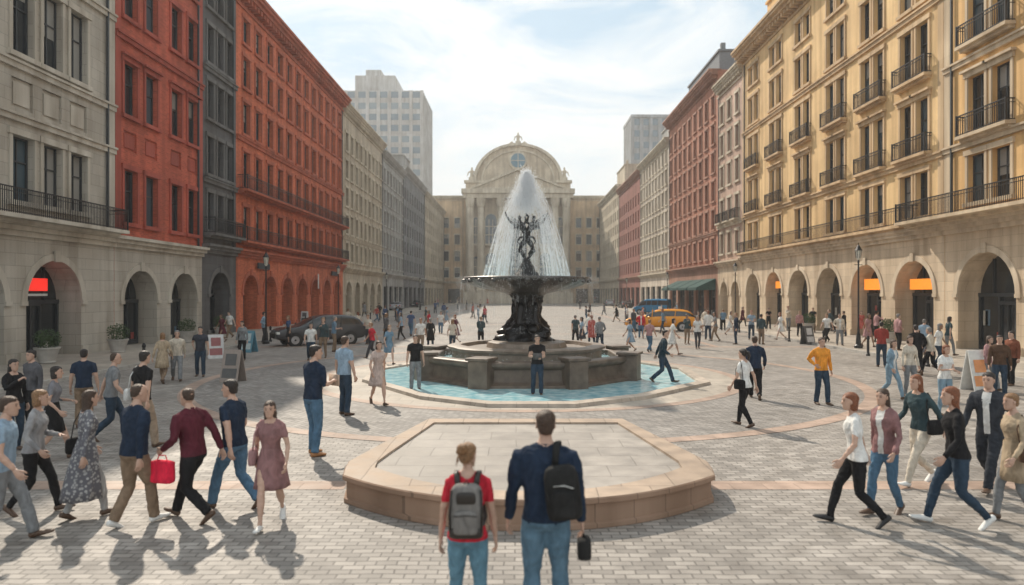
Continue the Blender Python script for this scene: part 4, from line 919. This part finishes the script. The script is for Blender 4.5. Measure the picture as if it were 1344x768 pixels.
# ------------------------------------------------------------------ VEHICLES
def car(name, px, fy, rz, col, kind='suv', L=4.7, xy=None):
    p = gp(px, fy) if xy is None else V((*xy, 0)); e = empty(name, (p.x, p.y, .0), rz)
    paint = simple('car_paint_'+name, col, .25, .2, .04, 2); gl = glassmat('car_glass', (.02, .025, .03), .05); rub = simple('tyre_rubber', (.02, .02, .02), .85); chrome = simple('wheel_alloy', (.45, .45, .46), .3, .8)
    h = 1.68 if kind == 'suv' else (1.46 if kind == 'sedan' else 2.1); w = .92
    s = L/4.7
    if kind == 'sedan': st = [(-2.35,.45,.72,.74),(-2.28,.32,.93,.97),(-1.75,.27,.98,1.04),(-1.45,.26,.98,1.08),(-.85,.25,.97,h-.05),(-.2,.25,.96,h),(.35,.25,.95,h-.04),(1.05,.26,.93,1.02),(1.3,.26,.91,.95),(2.05,.28,.80,.84),(2.3,.36,.66,.70),(2.35,.42,.55,.58)]
    elif kind == 'suv': st = [(-2.35,.5,.95,.98),(-2.3,.36,1.06,1.15),(-2.15,.32,1.08,1.3),(-1.9,.30,1.08,h-.1),(-1.3,.28,1.07,h),(-.3,.28,1.05,h),(.35,.28,1.04,h-.06),(1.0,.28,1.02,1.16),(1.25,.28,1.0,1.06),(2.05,.30,.92,.98),(2.3,.40,.78,.84),(2.35,.46,.62,.68)]
    else: st = [(-2.35,.5,1.1,h-.15),(-2.3,.36,1.15,h-.03),(-2.0,.32,1.15,h),(-1.0,.3,1.15,h),(0,.3,1.15,h),(.9,.3,1.13,h-.06),(1.35,.3,1.1,h-.35),(1.8,.3,1.08,1.25),(2.0,.32,1.02,1.1),(2.2,.36,.9,.98),(2.32,.42,.8,.85),(2.36,.5,.7,.72)]
    b = MB(); rings = []
    for x, zl, zb, zr in st:
        cab = zr-zb > .15; tp = 1-.06*max(0, (abs(x)-1.9))/.45; ww = w*tp; wr = ww*(.80 if cab else .88)
        half = [(0, zl), (ww*.82, zl), (ww*.97, zl+.1), (ww, (zl+zb)/2), (ww*.985, zb-.08), (ww*.955, zb), (wr+.02, zr-.07 if cab else zb+(zr-zb)*.6), (wr*.9, zr-.01), (0, zr)]
        rings.append([(x*s, y, z) for y, z in half]+[(x*s, -y, z) for y, z in half[::-1][1:-1]])
    k = len(rings[0])
    for r in rings: b.v += r
    for i in range(len(rings)-1):
        a, c = st[i], st[i+1]; cabA, cabC = a[3]-a[2] > .15, c[3]-c[2] > .15
        for j in range(k):
            mi = 0
            if (j in (5, k-6)) and cabA and cabC: mi = 1
            if j in (5, 6, 7, k-6, k-7, k-8) and (cabA != cabC or abs(a[3]-c[3]) > .28): mi = 1
            A = i*k+j; B = i*k+(j+1) % k; b.f.append((A, B, B+k, A+k)); b.m.append(mi)
    b.f.append(tuple(range(k))); b.m.append(0); b.f.append(tuple((len(rings)-1)*k+j for j in range(k))[::-1]); b.m.append(0)
    o = b.obj('body', [paint, gl], e, True); md = o.modifiers.new('s', 'SUBSURF'); md.levels = 2; md.render_levels = 2
    b = MB()
    for x in (-1.45*s, 1.42*s):
        for sg in (-1, 1):
            def wc(r0, y0, y1, mi, n=24):
                b.rings([[(x+r0*math.cos(2*math.pi*j/n), sg*yy, .34+r0*math.sin(2*math.pi*j/n)) for j in range(n)] for yy in (y0, y1)], mi)
            wc(.41, .60, .925, 2); wc(.34, .68, .945, 0); wc(.22, .7, .955, 1); wc(.06, .7, .965, 0)
            for q_ in range(5):
                an = q_*1.257; b.tube([(x+.05*math.cos(an), sg*.96, .34+.05*math.sin(an)), (x+.21*math.cos(an), sg*.96, .34+.21*math.sin(an))], [.025, .02], 1, 5)
    b.obj('wheels', [rub, chrome, simple('wheel_well', (.008, .008, .008), .9)], e)
    b = MB()
    for sg in (-1, 1):
        for xx in (-.95, -.1, .55): b.tube([(xx*s, sg*.915, 1.0), (xx*s-.08, sg*.77, h-.08)], [.03, .03], 0, 6)
        b.ell((.75*s, sg*1.0, 1.05), (.09, .12, .08), 0); b.box((2.18*s, sg*.78-.13, .68), (2.33*s, sg*.78+.13, .80), 1); b.box((-2.36*s, sg*.72-.1, .80), (-2.25*s, sg*.72+.1, .98), 2)
        b.box((-.45*s, sg*.93-.01, .88), (-.25*s, sg*.93+.01, .91), 4)
    b.box((2.28*s, -.5, .45), (2.375*s, .5, .66), 3); b.box((-2.39*s, -.25, .62), (-2.33*s, .25, .74), 1)
    if name == 'taxi': b.box((-.15, -.35, h-.02), (.1, .35, h+.16), 1)
    b.obj('fittings', [paint, simple('lamp_white', (.7, .7, .66), .3), simple('lamp_red', (.4, .02, .02), .3), rub, chrome], e)
car('parked_car', 418, 452, math.radians(212), (.06, .06, .065), 'suv', 5.0)
car('taxi', 866, 434, math.radians(170), (.80, .32, .015), 'suv', 5.3)
car('blue_van', 856, 413, math.radians(150), (.03, .22, .42), 'van', 4.8)
for px, fy, rz, c in ((520, 408, 95, (.4, .4, .42)), (545, 404, 88, (.03, .03, .04)), (560, 400, 92, (.3, .05, .04)), (800, 402, 85, (.35, .36, .38)), (476, 412, 92, (.1, .1, .11)), (820, 405, 92, (.03, .03, .03))):
    car('car', px, fy, math.radians(rz), c, 'sedan', 4.5)

# ------------------------------------------------------------------ STREET FURNITURE
GLO = simple('lamp_glass', (.6, .58, .5), .3)
def lamp(x, y, H=5.2):
    b = MB()
    b.lathe([(.20, 0), (.20, .12), (.13, .2), (.10, .6), (.06, .8), (.045, 1.2), (.038, H-.9), (.06, H-.85), (.03, H-.75)], 0, 12)
    for s in (-1, 1): b.tube([(0, 0, H-1.0), (s*.2, 0, H-.98)], [.015]*2, 0, 6)
    b.lathe([(.05, H-.75), (.11, H-.65), (.15, H-.28), (.17, H-.26), (.04, H-.05), (.01, H+.05)], 1, 8)
    for k in range(8):
        a = k*.785; b.tube([(.112*math.cos(a), .112*math.sin(a), H-.65), (.155*math.cos(a), .155*math.sin(a), H-.28)], [.012, .012], 0, 4)
    b.lathe([(.195, H-.27), (.05, H-.02), (.02, H+.02), (.01, H+.14)], 0, 8)
    b.obj('street_lamp', [IRON, GLO], loc=(x, y, .12 if (x < -15.2 or x > 16.6) else 0))
for x, y in ((-14.4, 39), (17.2, 34.5), (-15.8, 60), (17.5, 55), (-15.8, 82), (17.5, 80), (-15.8, 110), (17.5, 110)): lamp(x, y)
def aboard(px, fy, c1, c2, rz=0, h=1.05):
    p = gp(px, fy); b = MB()
    for s in (-1, 1):
        b.rings([[(-.32, s*.28, 0), (.32, s*.28, 0), (.32, s*.25, 0), (-.32, s*.25, 0)], [(-.32, s*.03, h), (.32, s*.03, h), (.32, s*.001, h), (-.32, s*.001, h)]], 0)
        for z0, z1, a, mi in ((.15, .45, .26, 1), (.55, .92, .2, 1)):
            f_ = lambda z: s*(.28-.25*z/h)+s*.012
            b.quad([(-a, f_(z0), z0), (a, f_(z0), z0), (a, f_(z1), z1), (-a, f_(z1), z1)], mi)
    b.obj('sidewalk_sign', [simple('sign_board', c1, .5), simple('sign_print', c2, .5)], loc=(p.x, p.y, .12 if (p.x < -15 or p.x > 16.6) else .0), rz=rz)
aboard(1281, 512, (.75, .75, .72), (.8, .35, .15), .2, 1.2); aboard(327, 462, (.12, .3, .4), (.5, .6, .62), -.3); aboard(306, 501, (.3, .25, .22), (.1, .1, .1), -.2); aboard(283, 470, (.6, .6, .6), (.3, .1, .1), .5)
aboard(400, 425, (.6, .6, .6), (.1, .1, .1)); aboard(1060, 452, (.1, .1, .1), (.6, .6, .6), .4)
LEAF = simple('leaf_green', (.05, .09, .03), .7, 0, .4, 8)
def planter(x, y, z=.12):
    b = MB(); b.lathe([(.28, 0), (.32, .05), (.30, .1), (.42, .55), (.46, .58), (.46, .64), (.40, .64), (.38, .56)], 0, 20)
    for i in range(700):
        d = V((R.gauss(0, 1), R.gauss(0, 1), R.gauss(0, 1))).normalized()*(R.random()**.4)*.5; c = V((d.x, d.y, .95+d.z*.85)); t = V((R.gauss(0, 1), R.gauss(0, 1), R.gauss(0, 1))).normalized()*.05; u = t.cross(V((R.random(), R.random(), .3))).normalized()*.025
        b.quad([c-t, c-u, c+t, c+u], 1)
    b.obj('planter', [KERB, LEAF], loc=(x, y, z), recalc=False)
for x, y in ((-18.7, 31.9), (-18.7, 27.1), (-18.7, 38.5), (20.6, 38), (20.6, 48.4), (-18.7, 43.0)): planter(x, y)
for i in range(14):
    for x in (-14.8, 16.2):
        y = 27+i*4.6
        b = MB(); b.lathe([(.09, 0), (.09, .08), (.06, .12), (.055, .75), (.075, .78), (.075, .84), (.04, .92), (.01, .94)], 0, 10); b.obj('bollard', [IRON], loc=(x, y, 0))
# ------------------------------------------------------------------ LIGHT, SKY, HAZE, CAMERA
el = math.radians(42); az = math.radians(-26)
sd = V((math.sin(az)*math.cos(el), math.cos(az)*math.cos(el), math.sin(el)))
l = bpy.data.lights.new('sun', 'SUN'); l.energy = 5.0; l.angle = math.radians(.9); l.color = (1, .89, .74)
o = bpy.data.objects.new('sun', l); COL.objects.link(o); o.rotation_euler = sd.to_track_quat('Z', 'Y').to_euler(); o.location = (0, 0, 60)
w = bpy.data.worlds.new('World'); sc.world = w; w.use_nodes = True; nt = w.node_tree; bg = nt.nodes['Background']
sky = nd(nt, 'ShaderNodeTexSky', sky_type='NISHITA'); sky.sun_disc = False; sky.sun_elevation = el; sky.sun_rotation = az; sky.dust_density = 1.0; sky.air_density = 1.0; sky.ozone_density = 1.5
tc = nd(nt, 'ShaderNodeTexCoord'); mp = nd(nt, 'ShaderNodeMapping'); mp.inputs['Scale'].default_value = (1.3, 1.3, 3.6); mp.inputs['Rotation'].default_value = (0, .3, .4); nt.links.new(tc.outputs['Generated'], mp.inputs[0])
no = nd(nt, 'ShaderNodeTexNoise'); no.inputs['Scale'].default_value = 2.6; no.inputs['Detail'].default_value = 8; no.inputs['Roughness'].default_value = .6; no.inputs['Distortion'].default_value = .7; nt.links.new(mp.outputs[0], no.inputs['Vector'])
fac = ramp(nt, no.outputs[0], .40, .60, (.05, .05, .05), (.95, .95, .95))
gap = mixc(nt, .75, sky.outputs[0], (4.1, 5.3, 5.9))
c = mixc(nt, fac, gap, (7.4, 7.4, 7.2))
sp = nd(nt, 'ShaderNodeSeparateXYZ'); nt.links.new(tc.outputs['Generated'], sp.inputs[0])
c = mixc(nt, ramp(nt, sp.outputs[2], .08, .34, (.85, .85, .85), (0, 0, 0)), c, (7.0, 6.9, 6.6))   # bright haze near the horizon
nt.links.new(c, bg.inputs[0]); bg.inputs[1].default_value = .15
hm = bpy.data.materials.new('haze'); hm.use_nodes = True; nt = hm.node_tree; nt.nodes.remove(nt.nodes['Principled BSDF'])
vs = nd(nt, 'ShaderNodeVolumeScatter'); vs.inputs['Color'].default_value = (1, .99, .98, 1); vs.inputs['Density'].default_value = .0008; vs.inputs['Anisotropy'].default_value = .2
nt.links.new(vs.outputs[0], nt.nodes['Material Output'].inputs['Volume'])
b = MB(); b.box((-160, -70, -1), (160, 420, 75)); b.obj('haze', [hm])
cam = bpy.data.cameras.new('camera'); co_ = bpy.data.objects.new('camera', cam); COL.objects.link(co_); sc.camera = co_
cam.lens = 24; cam.sensor_width = 36; cam.shift_x = -8/1344; cam.clip_end = 3000; cam.clip_start = .1
co_.location = (0, 0, CH); co_.rotation_euler = (math.radians(90), 0, 0)
cam.dof.use_dof = True; cam.dof.focus_distance = 18; cam.dof.aperture_fstop = .8
sc.view_settings.view_transform = 'Standard'; sc.view_settings.look = 'None'; sc.view_settings.exposure = 0
print('people', len(PEOPLE), 'meshes', len(PM))
